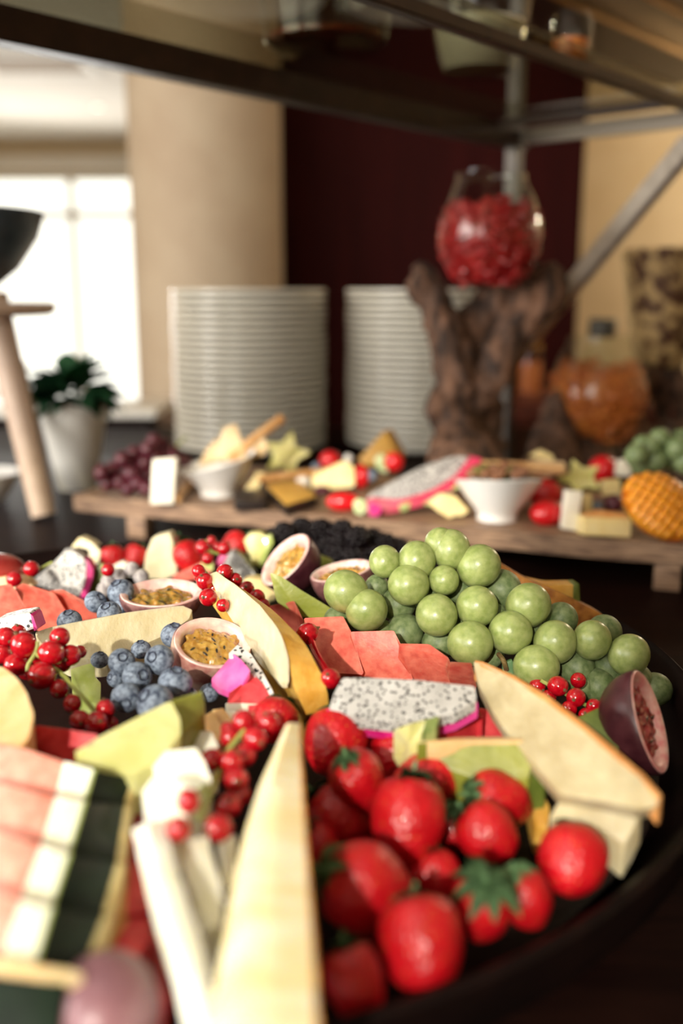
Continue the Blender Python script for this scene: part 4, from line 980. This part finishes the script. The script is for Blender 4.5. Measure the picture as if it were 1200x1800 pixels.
S_ = [('big round strawberry at the front centre, calyx hidden at left', 645, 1562, 158, F(1562, .066), (-.75, .35, .1), 1.05, 0),
      ('large smooth strawberry above the big round one', 716, 1448, 132, F(1448, .070), (.1, .75, -.3), 1.25, 1),
      ('strawberry with a leafy top under the dragonfruit slice', 632, 1378, 96, F(1378, .076), (-.35, .80, .30), 1.25, 2),
      ('strawberry right of the leafy topped one, under the lime rind', 748, 1375, 104, F(1375, .068), (.85, .1, -.3), 1.2, 0),
      ('strawberry beside the tall front pineapple wedge, half shaded', 598, 1440, 112, F(1440, .058), (-.7, .6, -.2), 1.15, 1),
      ('strawberry with leaf at its left, topmost on the right', 880, 1408, 104, F(1408, .066), (-.80, .25, .25), 1.2, 2),
      ('strawberry below the topmost right one, over the big green calyx', 858, 1466, 104, F(1466, .064), (-.5, .4, -.3), 1.1, 0),
      ('round strawberry at the right end under the melon wedge', 1005, 1516, 122, F(1516, .064), (.2, .5, -.6), 1.05, 1),
      ('lower front strawberry next to the platter rim, wide one', 742, 1668, 152, F(1668, .062), (-.1, .65, -.5), 1.15, 2),
      ('small strawberry with white tip near the platter rim', 925, 1582, 92, F(1582, .058), (-.35, .9, .1), 1.2, 0),
      ('strawberry with big green calyx facing the viewer', 846, 1596, 112, F(1596, .058), (.05, .80, .58), 1.35, 1),
      ('long strawberry at the bottom beside the pineapple wedge', 625, 1735, 104, F(1735, .060), (-.25, .8, -.2), 1.4, 2),
      ('dark shaded strawberry touching the front pineapple wedge tip', 588, 1305, 112, F(1305, .074), (.3, .6, -.5), 1.1, 0),
      ('dark shaded strawberry behind the leafy topped strawberry', 694, 1330, 96, F(1330, .066), (.2, .6, -.5), 1.1, 1),
      ('deep shaded strawberry between pineapple wedge and large ones', 556, 1500, 96, F(1500, .054), (-.4, .7, .2), 1.1, 2),
      ('deep shaded strawberry under the lime rind at the centre', 800, 1460, 84, F(1460, .052), (-.2, .8, .3), 1.1, 0),
      ('deep shaded strawberry behind the calyx strawberry', 770, 1545, 90, F(1545, .052), (-.3, .6, -.2), 1.1, 1),
      ('deep shaded strawberry low beside the long bottom one', 690, 1640, 80, F(1640, .050), (.3, .7, .1), 1.1, 2),
      ('small red strawberry end behind the front currant string', 482, 1268, 84, F(1268, .078), (.2, .5, -.6), .95, 0),
      ('strawberry with a leaf in the back left row', 198, 980, 42, F(980, .062), (-.1, .9, -.1), 1.05, 1),
      ('strawberry at the middle of the back left row', 236, 980, 44, F(980, .060), (.4, .7, -.3), 1.05, 2),
      ('strawberry right of the tall pale pineapple chunk', 330, 978, 52, F(985, .062), (-.4, .7, -.3), 1.1, 0),
      ('strawberry hidden behind the tall pale pineapple chunk', 300, 966, 48, F(970, .058), (.3, .8, -.3), 1.1, 1),
      ('dark shaded strawberry behind the back currants', 412, 962, 52, F(962, .062), (.6, .6, -.3), 1.1, 2)]
for s_ in S_: strawberry(*s_[:6], k=s_[6], v=s_[7], spin=s_[7] * 1.1 + s_[1] * .01)
# -------- blueberries
def blueberry_mesh():
    bm = bmesh.new(); vs = bmesh.ops.create_uvsphere(bm, u_segments=24, v_segments=16, radius=1)['verts']
    for v in vs:
        z = v.co.z; v.co.z *= .88
        q = math.hypot(v.co.x, v.co.y)
        if z > 0 and q < .40: v.co.z -= .16 * (1 - (q / .40) ** 2)
    return finish(bm, 'blueberry', M['blueberry'])
def crown_mesh():
    bm = bmesh.new(); n = 20; a_ = []; b_ = []; c_ = []
    for k in range(n):
        a = 2 * math.pi * k / n; sp = 1 + .16 * (1 if k % 4 == 0 else -.5 if k % 4 == 2 else 0)
        a_.append(Vector((.26 * math.cos(a), .26 * math.sin(a), .78))); b_.append(Vector((.34 * sp * math.cos(a), .34 * sp * math.sin(a), .90 + .03 * (sp - 1)))); c_.append(Vector((.40 * math.cos(a), .40 * math.sin(a), .80)))
    loft_bm([a_, b_, c_], bm, caps=False)
    return finish(bm, 'crown', M['blueberry_crown'])
BM_, CR_ = blueberry_mesh(), crown_mesh()
BLU = [(214, 1163, 24, .575, (.25, .55, .8), 'blueberry on top of the left blueberry pair'), (241, 1190, 27, .565, (.4, .2, .5), 'large blueberry in front of the left blueberry pair'),
       (203, 1192, 16, .575, (-.5, .2, .6), 'small blueberry peeking out at the left of the pair'), (222, 1226, 27, .545, (.1, -.3, .9), 'shaded blueberry at the lower left of the group'),
       (280, 1160, 27, .575, (-.45, .35, .8), 'blueberry with its crown facing left, top centre'), (308, 1200, 30, .555, (.1, .8, .3), 'large pale blueberry under the tilted passion fruit'),
       (272, 1236, 34, .53, (-.5, .5, .5), 'blueberry partly under the honeydew slice'), (306, 1117, 24, .62, (.1, .8, .3), 'blueberry below the tip of the long pineapple slice'),
       (248, 1142, 18, .61, (0, .9, .3), 'half hidden blueberry under the long pineapple slice'), (368, 1218, 18, .575, (.3, .9, .3), 'blueberry bit below the tilted passion fruit'),
       (212, 1040, 24, .705, (-.3, .8, .5), 'blueberry touching the left of the flat passion fruit'), (168, 1058, 20, .70, (.6, .6, .5), 'blueberry under the dragonfruit wedge'),
       (192, 1078, 22, .665, (-.2, .7, .6), 'blueberry behind the long pineapple slice'), (122, 1092, 22, .655, (0, .9, .5), 'blueberry at the left end of the long pineapple slice'),
       (220, 1064, 18, .70, (.2, .3, .9), 'blueberry wedged under the flat passion fruit'), (175, 1160, 16, .60, (.2, .8, .3), 'dark blueberry behind the left currant string'),
       (330, 1226, 20, .56, (.2, .7, .4), 'blueberry behind the green end of the honeydew slice'), (250, 1215, 18, .57, (.2, .7, .4), 'dark blueberry deep in the middle of the group')]
for x, y, r, d, ax, lab in BLU:
    rr = r * d / FPX
    o = link('blueberry', BM_, None, atd(x, y, d), quat_z(camdir(*ax)), (rr, rr, rr)); link('crown', CR_, o); T(o, lab, 'blueberry')
# -------- currants
cluster('red_currant_string', 'string of glossy red currants left of the blueberries', 'currants',
        [(42, 1134, 23, .560), (90, 1148, 22, .555), (105, 1120, 18, .565), (123, 1152, 19, .565), (140, 1146, 12, .575), (73, 1188, 24, .545), (104, 1211, 17, .545), (127, 1237, 16, .535), (140, 1266, 18, .525), (169, 1271, 21, .520), (185, 1247, 17, .530),
         (28, 1168, 20, .565), (64, 1158, 16, .575), (10, 1120, 18, .58), (32, 1112, 14, .60), (90, 1176, 14, .57), (110, 1166, 15, .575), (196, 1272, 12, .535), (4, 1150, 16, .575), (48, 1180, 16, .57)],
        M['currant'], 'berry', [[(66, 1128, .56), (62, 1148, .558), (50, 1168, .556), (48, 1180, .555)], [(115, 1190, .548), (126, 1205, .542), (150, 1230, .534), (168, 1252, .528)], [(62, 1148, .558), (90, 1170, .556), (115, 1190, .548)]], tuft=True)
cluster('red_currant_string', 'string of red currants beside the long pineapple tip', 'currants',
        [(349, 1004, 12, .68), (360, 1022, 15, .67), (366, 1050, 16, .645), (395, 1006, 15, .675), (412, 1020, 14, .68), (376, 1034, 13, .675), (392, 1064, 12, .64), (352, 1014, 11, .69)],
        M['currant'], 'berry', [[(356, 1000, .69), (372, 1020, .685), (384, 1044, .67), (396, 1070, .645)]], tuft=True)
cluster('red_currant_string', 'dark string of red currants under the green melon wedge', 'currants',
        [(434, 1034, 13, .70), (452, 1050, 14, .69), (440, 1056, 13, .695), (420, 1040, 11, .70), (462, 1064, 12, .685)], M['currant'], 'berry', [[(420, 1030, .70), (440, 1044, .70), (465, 1066, .69)]], tuft=True)
cluster('red_currant_string', 'small string of red currants in the back row, stem showing', 'currants',
        [(356, 962, 13, .83), (380, 962, 10, .84), (394, 964, 12, .83), (365, 982, 11, .82), (372, 950, 8, .85)], M['currant'], 'berry', [[(362, 950, .835), (370, 968, .83), (384, 974, .83)], [(370, 968, .83), (358, 982, .82)]], tuft=True)
cluster('red_currant_string', 'string of red currants lying over the front melon pieces', 'currants',
        [(428, 1268, 20, .475), (404, 1296, 17, .47), (448, 1298, 22, .465), (372, 1336, 20, .455), (408, 1340, 22, .452), (414, 1372, 24, .445), (331, 1408, 21, .388), (314, 1458, 22, .378), (384, 1456, 25, .395), (403, 1416, 22, .43), (430, 1328, 20, .462), (472, 1272, 20, .475), (400, 1282, 13, .48), (420, 1396, 20, .445)],
        M['currant'], 'berry', [[(430, 1284, .47), (402, 1318, .462), (385, 1360, .45), (366, 1400, .420), (350, 1440, .395)], [(385, 1360, .45), (352, 1392, .415), (338, 1402, .395)]], tuft=True, stem_r=.0014)
cluster('red_currant_string', 'shaded string of red currants between grapes and melon wedge', 'currants',
        [(980, 1206, 18, 0.603), (1012, 1226, 17, 0.593), (1016, 1196, 14, 0.613), (1044, 1242, 14, 0.588), (944, 1206, 14, 0.613), (1000, 1246, 14, 0.593), (964, 1226, 14, 0.608), (1030, 1258, 14, 0.588)],
        M['currant'], 'berry', [[(950, 1196, 0.608), (990, 1218, 0.606), (1030, 1240, 0.598)]], tuft=True)
cluster('red_currant_pair', 'pair of red currants on one stem across the watermelon slices', 'currants', [(540, 1114, 19, .600, (.9, .1, .5)), (580, 1193, 18, .545, (-.2, -.6, .6))], M['currant'], 'berry', [[(544, 1118, .60), (556, 1150, .575), (578, 1186, .548)]], tuft=True, stem_r=.0020, stem_mat='currant')
# -------- watermelon slices (mid right row, overlapping)
WM = [('watermelon slice half hidden by the golden pineapple, first of the row', [(466, 1066, 0), (517, 1056, .006), (534, 1092, 0), (522, 1118, -.02), (490, 1100, -.02)], .082),
      ('largest watermelon slice of the row, under the single currant', [(533, 1086, .006), (603, 1083, .006), (618, 1112, .0), (640, 1186, -.022), (572, 1182, -.022), (548, 1130, -.01)], .090),
      ('watermelon slice in the middle of the coral row', [(614, 1110, .006), (692, 1108, .006), (706, 1136, 0), (727, 1196, -.022), (640, 1192, -.022)], .086),
      ('watermelon slice below the front grapes', [(700, 1131, .006), (754, 1132, .006), (788, 1156, .002), (808, 1204, -.022), (724, 1198, -.022)], .084),
      ('narrow watermelon slice behind the tip of the right melon wedge', [(790, 1163, .006), (829, 1165, .006), (838, 1208, -.018), (804, 1205, -.018)], .082)]
for i, (lab, poly, z) in enumerate(WM):
    P('watermelon_slice', lab, 'watermelon', poly, 'melon_flesh', z=z, t=.012, rnd=.05, tv=(0, .010, -.012), bev=.001)
WL = [('watermelon slice at the left edge, front of three', [(-30, 1034, .004), (18, 1026, .006), (30, 1040, .002), (56, 1088, -.020), (20, 1104, -.020), (-30, 1104, -.020)], .084),
      ('watermelon slice in the middle of the left three', [(26, 1032, .004), (40, 1025, .006), (96, 1042, .002), (126, 1090, -.020), (74, 1112, -.022), (52, 1084, -.012)], .082),
      ('watermelon slice at the right of the left three', [(86, 1038, .004), (110, 1036, .006), (160, 1062, -.004), (176, 1086, -.018), (128, 1094, -.020)], .079)]
for lab, poly, z in WL: P('watermelon_slice', lab, 'watermelon', poly, 'melon_flesh', z=z, t=.012, rnd=.06, tv=(0, .010, -.012), bev=.001)
P('dragonfruit_piece', 'small dragonfruit piece with bold seeds at the left edge', 'dragonfruit', [(-10, 1090), (20, 1082), (52, 1077), (56, 1084), (63, 1104), (40, 1112), (-10, 1114)], 'dragon_coarse', d=.615, t=.02,
  parts=[('skin', [(53, 1079), (58, 1083), (66, 1106), (60, 1110)], 'dragon_skin', dict(d=.614, t=.018))])
# -------- pineapples, melons, dragonfruit in the middle
P('pineapple_slice', 'long flat pineapple slice lying across the left middle', 'pineapple', [(60, 1112, .000), (90, 1102, .002), (150, 1090, .004), (225, 1076, .006), (320, 1064, .006), (338, 1072, .002), (332, 1088, -.004), (300, 1112, -.010), (240, 1138, -.014), (180, 1158, -.016), (120, 1158, -.016), (80, 1140, -.010)], 'pine_pale', z=.090, t=.014, rnd=.10, tv=(0, .004, -.014))
wv_ = wedge('pineapple_wedge', [(368, 1010, .112), (392, 1060, .100), (424, 1112, .092), (455, 1162, .082), (486, 1215, .070), (524, 1256, .062)],
      [(380, 1006, .114), (440, 1050, .115), (486, 1100, .113), (506, 1150, .106), (516, 1205, .092), (538, 1256, .076)],
      [(382, 1008, .113), (455, 1054, .112), (508, 1100, .110), (548, 1152, .103), (572, 1204, .091), (578, 1244, .077)], M['pine_gold'], .022)
T(wv_, 'long golden pineapple wedge running diagonally through the middle', 'pineapple')
l = wedge('sunlit_side', [(367, 1011, .1125), (390, 1062, .1005), (422, 1114, .0925), (453, 1164, .0825), (492, 1196, .0915)], [(374, 1008, .1140), (415, 1054, .1085), (454, 1106, .1035), (478, 1160, .0945), (500, 1198, .0930)],
      [(381, 1005, .1150), (439, 1048, .1158), (485, 1099, .1138), (505, 1149, .1068), (508, 1198, .0945)], M['pine_pale'], .004, parent=wv_)  # sunlit face put in as a paler sheet over the golden wedge
P('dragonfruit_wedge', 'dragonfruit wedge with pink peel turned up beside the passion fruit', 'dragonfruit', [(400, 1150, .004), (418, 1132, .006), (440, 1148, .004), (462, 1182, 0), (480, 1216, -.004), (482, 1232, -.008), (458, 1200, -.004), (436, 1176, 0)], 'dragon_coarse', z=.092, t=.018, rnd=.1,
  parts=[('peel', [(370, 1194, -.010), (392, 1170, -.004), (410, 1148, .003), (424, 1160, .003), (440, 1178, .002), (428, 1200, -.004), (404, 1216, -.010), (384, 1208, -.012)], 'dragon_peel', dict(z=.0935, t=.004))])
P('watermelon_chunk', 'red watermelon chunk with pale rind below the pink peel', 'watermelon', [(402, 1218, 0), (428, 1200, .003), (440, 1178, .005), (460, 1200, .003), (484, 1234, -.003), (474, 1246, -.006), (430, 1240, -.006), (400, 1236, -.006)], 'melon_deep', z=.086, t=.02, rnd=.06,
  parts=[('rind', [(396, 1236, -.004), (430, 1236, -.004), (472, 1238, -.004), (484, 1236, -.002), (478, 1250, -.010), (430, 1254, -.010), (398, 1248, -.010)], 'melon_rind', dict(z=.0855, t=.012))])
P('melon_slice', 'pale honeydew slice with green end over the front watermelon', 'melon', [(130, 1322, -.004), (165, 1300, 0), (205, 1280, .002), (255, 1254, .004), (300, 1232, .006), (316, 1262, .002), (318, 1290, -.002), (285, 1332, -.008), (234, 1362, -.012), (165, 1346, -.010)], 'honey', z=.106, t=.020, rnd=.08,
  parts=[('green_end', [(300, 1231, .004), (330, 1222, .004), (354, 1214, .002), (360, 1236, -.004), (358, 1258, -.008), (320, 1292, -.008), (317, 1262, -.002)], 'honey_green', dict(z=.1045, t=.016))])
P('cantaloupe_piece', 'pale orange cantaloupe piece at the left edge, out of focus', 'melon', [(-50, 1165, -.01), (5, 1172, -.004), (30, 1192, 0), (46, 1216, 0), (60, 1252, -.002), (52, 1296, -.008), (20, 1336, -.014), (-50, 1372, -.016)], 'canta', z=.112, t=.026, rnd=.14)
P('starfruit_slice', 'green translucent starfruit slice behind the left currants', 'starfruit', [(124, 1176, .004), (150, 1168, .006), (166, 1165, .006), (167, 1190, 0), (177, 1200, -.002), (176, 1238, -.012), (145, 1232, -.012), (128, 1214, -.006)], 'kiwi', z=.074, t=.012, rnd=.06)
P('watermelon_stick', 'red watermelon stick between cantaloupe and honeydew slice', 'watermelon', [(38, 1294, -.002), (66, 1275, .004), (120, 1282, .004), (172, 1290, .004), (166, 1312, -.002), (120, 1338, -.008), (70, 1322, -.008), (42, 1314, -.006)], 'melon_deep', z=.088, t=.02, rnd=.06)
# cubes of pale melon
CUB = [('pale melon cube under the honeydew slice green end', [(330, 1302), (352, 1284), (372, 1286), (384, 1312), (366, 1324), (340, 1322)], .082), ('large pale melon cube left of the front currant string', [(268, 1348), (290, 1320), (344, 1314), (360, 1340), (372, 1372), (356, 1404), (318, 1398), (290, 1380)], .092),
       ('pale melon cube above the long pale melon stick', [(250, 1392), (268, 1366), (300, 1362), (338, 1386), (330, 1432), (292, 1446), (266, 1430)], .096), ('orange melon cube behind the pale cube', [(352, 1262), (372, 1250), (392, 1282), (384, 1304), (366, 1284)], .074),
       ('orange melon sliver next to the front currant string', [(372, 1248), (392, 1244), (412, 1272), (400, 1288), (388, 1276)], .074), ('pale melon sliver below the watermelon chunk', [(394, 1250), (412, 1248), (428, 1262), (416, 1276), (402, 1268)], .072)]
for i, (lab, poly, z) in enumerate(CUB):
    my = sum(p[1] for p in poly) / len(poly); poly = [(p[0], p[1], (my - p[1]) * .00016) for p in poly]; z += .005
    P('melon_cube', lab, 'melon', poly, 'canta' if 'orange' in lab else 'honey_pale', z=z, t=.024, rnd=.06, bev=.002)
T(wedge('melon_stick', [(232, 1458, .098), (262, 1580, .096), (300, 1700, .093), (336, 1830, .089)], [(258, 1446, .102), (292, 1570, .099), (332, 1690, .096), (370, 1830, .092)], [(284, 1440, .101), (322, 1560, .098), (358, 1680, .095), (392, 1830, .091)], M['honey_pale'], .018), 'long pale melon stick beside the watermelon skins', 'melon')
T(wedge('melon_stick', [(308, 1488, .092), (322, 1530, .089), (338, 1570, .086), (356, 1640, .080)], [(336, 1474, .094), (352, 1520, .091), (366, 1560, .088), (374, 1630, .082)], [(366, 1470, .093), (378, 1520, .090), (392, 1580, .087), (390, 1630, .081)], M['honey_pale'], .018), 'short pale melon stick under the currant string', 'melon')
T(wedge('melon_stick', [(380, 1480, .078), (386, 1520, .078), (392, 1560, .078)], [(396, 1470, .08), (402, 1520, .08), (406, 1560, .08)], [(414, 1466, .078), (416, 1520, .078), (416, 1560, .078)], M['honey_pale'], .018), 'pale melon stub at the edge of the front pineapple', 'melon')
pw = wedge('pineapple_wedge', [(502, 1274, .104), (478, 1330, .103), (455, 1385, .102), (424, 1490, .100), (396, 1640, .097), (362, 1820, .094)],
      [(510, 1270, .106), (490, 1330, .107), (474, 1390, .107), (452, 1500, .105), (436, 1650, .103), (420, 1820, .100)],
      [(527, 1272, .104), (529, 1330, .105), (531, 1390, .105), (538, 1500, .103), (548, 1650, .101), (558, 1820, .098)], M['pine'], .030, inset=.12, low=(.1, 0, -1), wob=.0002)
T(pw, 'tall pineapple wedge in the centre foreground, out of focus', 'pineapple')
wedge('rind_edge', [(525, 1273, .1045), (527, 1330, .1055), (529, 1390, .1055), (536, 1500, .1035), (546, 1650, .1015), (556, 1820, .0985)], [(527, 1272, .105), (530, 1330, .106), (533, 1390, .106), (540, 1500, .104), (550, 1650, .102), (560, 1820, .099)],
      [(529, 1273, .1035), (533, 1330, .1045), (536, 1390, .1045), (543, 1500, .1025), (554, 1650, .1005), (564, 1820, .0975)], M['pine_rind'], .018, inset=.3, parent=pw, wob=.0004)
ds = .0
o = P('dragonfruit_slice', 'large white dragonfruit slice with black seeds and magenta skin in the centre', 'dragonfruit', [(578, 1246, -.004), (588, 1216, .002), (602, 1191, .008), (660, 1192, .008), (740, 1196, .008), (834, 1206, .006), (838, 1230, .0), (800, 1252, -.004), (750, 1262, -.006), (690, 1268, -.006), (620, 1260, -.006)], 'dragon', z=.096, t=.006, rnd=.08,
  parts=[('skin', [(574, 1246, -.004), (620, 1258, -.006), (690, 1265, -.006), (750, 1260, -.006), (800, 1250, -.004), (838, 1230, 0), (840, 1240, -.003), (800, 1263, -.009), (750, 1274, -.011), (690, 1278, -.011), (620, 1270, -.011), (576, 1252, -.007)], 'dragon_skin', dict(z=.0958, t=.007, rnd=0))])
P('watermelon_block', 'deep pink watermelon block under the right end of the dragonfruit slice', 'watermelon', [(768, 1270, .006), (838, 1240, .006), (848, 1262, 0), (848, 1288, -.012), (800, 1298, -.014), (752, 1304, -.014)], 'melon_deep', z=.078, t=.02, rnd=.04)
P('watermelon_block', 'dark red watermelon end beside the right melon wedge', 'watermelon', [(842, 1244, .004), (866, 1248, .002), (888, 1296, -.012), (850, 1296, -.012)], 'melon_deep', z=.074, t=.02, rnd=.04)
P('watermelon_block', 'salmon pink watermelon slab beneath the dragonfruit slice', 'watermelon', [(640, 1272, .004), (690, 1278, .004), (760, 1270, .004), (752, 1290, -.006), (716, 1310, -.012), (672, 1292, -.006)], 'melon_flesh', z=.076, t=.016, rnd=.06)
P('lime_wedge', 'yellow and green lime wedge tip below the dragonfruit slice', 'lime', [(690, 1284, 0), (720, 1272, .004), (752, 1264, .004), (740, 1288, 0), (716, 1312, -.008), (706, 1310, -.008)], 'honey', z=.090, t=.014, rnd=.08,
  parts=[('peel', [(748, 1264, .004), (772, 1259, .004), (766, 1276, .001), (742, 1302, -.006), (724, 1312, -.009), (744, 1286, 0)], 'dragon_green', dict(z=.0905, t=.012))])
P('melon_slice', 'green honeydew slice with streaks above the right strawberries', 'melon', [(732, 1306, .002), (800, 1301, .003), (880, 1300, .003), (938, 1303, .002), (934, 1340, -.004), (928, 1368, -.010), (850, 1372, -.012), (786, 1352, -.010), (750, 1330, -.006)], 'honey_shaded', z=.088, t=.016, rnd=.06,
  parts=[('top_edge', [(734, 1303, .002), (800, 1297, .003), (880, 1296, .003), (950, 1299, .002), (938, 1304, .002), (880, 1302, .003), (800, 1303, .003)], 'canta', dict(z=.0885, t=.01, rnd=0)),
         ('skin', [(938, 1302, .002), (962, 1306, .001), (963, 1340, -.006), (958, 1366, -.011), (928, 1369, -.011), (935, 1338, -.004)], 'honey_skin', dict(z=.0875, t=.016))])
P('pineapple_piece', 'orange pineapple piece behind the topmost right strawberry', 'pineapple', [(920, 1376, 0), (945, 1372, .002), (966, 1420, -.004), (962, 1456, -.01), (940, 1450, -.01), (930, 1410, -.004)], 'pine_gold', z=.064, t=.016, rnd=.08)
o = P('melon_wedge', 'long pale pineapple wedge slanting down to the right rim', 'pineapple', [(832, 1164, 0.0029), (846, 1166, 0.0044), (900, 1190, 0.0044), (960, 1226, 0.0044), (1020, 1272, 0.0036), (1080, 1322, 0.0029), (1130, 1366, 0.0015), (1160, 1400, 0.0000), (1152, 1418, -0.0036), (1120, 1422, -0.0059), (1060, 1408, -0.0074), (985, 1396, -0.0088), (945, 1350, -0.0088), (900, 1300, -0.0088), (865, 1250, -0.0074), (842, 1205, -0.0029)], 'pine_dull', z=.098, t=.012, tv=(.002, .010, -.010), rnd=.04,
  parts=[('rind', [(834, 1160, 0.0029), (848, 1163, 0.0044), (902, 1187, 0.0044), (962, 1223, 0.0044), (1022, 1269, 0.0036), (1082, 1319, 0.0029), (1132, 1363, 0.0015), (1163, 1398, 0.0000), (1158, 1404, -0.0006), (1128, 1370, 0.0006), (1078, 1326, 0.0021), (1018, 1276, 0.0029), (958, 1230, 0.0036), (898, 1194, 0.0036), (846, 1170, 0.0036)], 'rind', dict(z=.0985, t=.012, rnd=0, bev=.0005))])
o.name = 'pineapple_wedge'
P('pineapple_piece', 'pale pineapple end piece under the slanting right wedge', 'pineapple', [(964, 1440, -.002), (985, 1404, .002), (1040, 1398, .004), (1130, 1420, .002), (1112, 1456, -.006), (1096, 1486, -.012), (1060, 1456, -.008), (1010, 1444, -.006)], 'pine_dull', z=.078, t=.016, rnd=.1)
P('melon_piece', 'dim green melon piece beside the rim passion fruit', 'melon', [(1012, 1262, 0), (1060, 1240, .003), (1078, 1270, 0), (1090, 1330, -.012), (1040, 1300, -.008)], 'honey_skin', z=.070, t=.016, rnd=.08)
# -------- front watermelon with rind and dark skin: slices of one wedge, each its own thing
rows = [[(-60, 1296), (40, 1312), (112, 1336), (165, 1350), (232, 1364)], [(-60, 1362), (0, 1376), (98, 1397), (148, 1406), (218, 1411)], [(-60, 1446), (0, 1460), (72, 1483), (120, 1499), (204, 1512)],
        [(-60, 1552), (0, 1568), (36, 1582), (90, 1592), (180, 1606)], [(-60, 1664), (0, 1682), (0, 1684), (60, 1694), (146, 1702)], [(-60, 1790), (-40, 1800), (-40, 1806), (0, 1812), (110, 1822)]]
wl = ['watermelon slice with dark skin, topmost of the front left stack', 'watermelon slice with dark skin, second of the front left stack', 'watermelon slice with dark skin, third of the front left stack',
      'watermelon slice with dark skin, fourth of the front left stack', 'watermelon slice with dark skin, lowest of the front left stack']
P('watermelon_slice', wl[4], 'watermelon', [(-60, 1668, .002), (0, 1685, .002), (60, 1697, .002), (148, 1705, 0), (122, 1724, -.004), (0, 1715, -.002), (-60, 1700, -.002)], 'canta', z=.098, t=.02, rnd=0,
  parts=[('skin', [(-60, 1704, -.002), (0, 1718, -.002), (118, 1727, -.004), (100, 1834, -.016), (-60, 1834, -.014)], 'melon_skin', dict(z=.098, t=.02, rnd=0))])
for i in range(4):
    a, b = rows[i], rows[i + 1]
    def q(p, hz): return (p[0], p[1], hz)
    def up(p): return (p[0], p[1] + 1, .005)
    def lo(p): return (p[0], p[1] - 2, -.003)
    o = P('watermelon_slice', wl[i], 'watermelon', [up(a[0]), up(a[1]), up(a[2]), lo(b[2]), lo(b[1]), lo(b[0])], 'melon_front', z=.098, t=.02, rnd=0, bev=.0012,
          parts=[('rind', [up(a[2]), up(a[3]), lo(b[3]), lo(b[2])], 'melon_rind', dict(z=.098, t=.015, rnd=0)),
                 ('green_line', [up(a[3]), (a[3][0] + 5, a[3][1] + 2, .0045), (b[3][0] + 5, b[3][1] - 2, -.0035), lo(b[3])], 'melon_line', dict(z=.098, t=.006, rnd=0, bev=0)),
                 ('skin', [(a[3][0] + 4, a[3][1] + 3, .0045), (a[4][0], a[4][1] + 3, -.008), (b[4][0], b[4][1] - 3, -.013), (b[3][0] + 4, b[3][1] - 3, -.0035)], 'melon_skin', dict(z=.098, t=.012, rnd=0)),
                 ('cut_edge', [(a[4][0], a[4][1] + 3, -.008), (a[4][0] + 13, a[4][1] + 6, -.010), (b[4][0] + 13, b[4][1], -.015), (b[4][0], b[4][1] - 3, -.013)], 'cheese_y', dict(z=.098, t=.010, rnd=0))])
LOW = [('watermelon chunk with beige edge right of the topmost dark skin', [(232, 1372), (246, 1366), (262, 1402), (250, 1444), (224, 1500), (214, 1470)], 'melon_deep', .070), ('red watermelon chunk right of the second dark skin', [(214, 1520), (240, 1512), (262, 1524), (264, 1600), (200, 1606)], 'melon_deep', .070),
       ('red watermelon chunk right of the fourth dark skin', [(190, 1616), (262, 1612), (268, 1650), (236, 1690), (170, 1668)], 'melon_deep', .068), ('dark watermelon chunk under the long pale melon stick', [(240, 1660), (276, 1640), (300, 1760), (280, 1830), (250, 1760)], 'melon_deep', .052)]
for lab, poly, m_, z in LOW:
    P('watermelon_chunk', lab, 'watermelon', poly, m_, z=z, t=.022, rnd=.06, parts=[('rind', [poly[0], ((poly[0][0] + poly[1][0]) / 2, (poly[0][1] + poly[1][1]) / 2), ((poly[-1][0] * 2 + poly[-2][0]) / 3, poly[-1][1]), poly[-1]], 'rind', dict(z=z + .001, t=.01, rnd=0))] if m_ and z > .06 else ())
blob('dark_grape', 'dark purple grape at the left edge beside the currants', 'grape', -2, 1146, 18, .60, M['red_grape'])
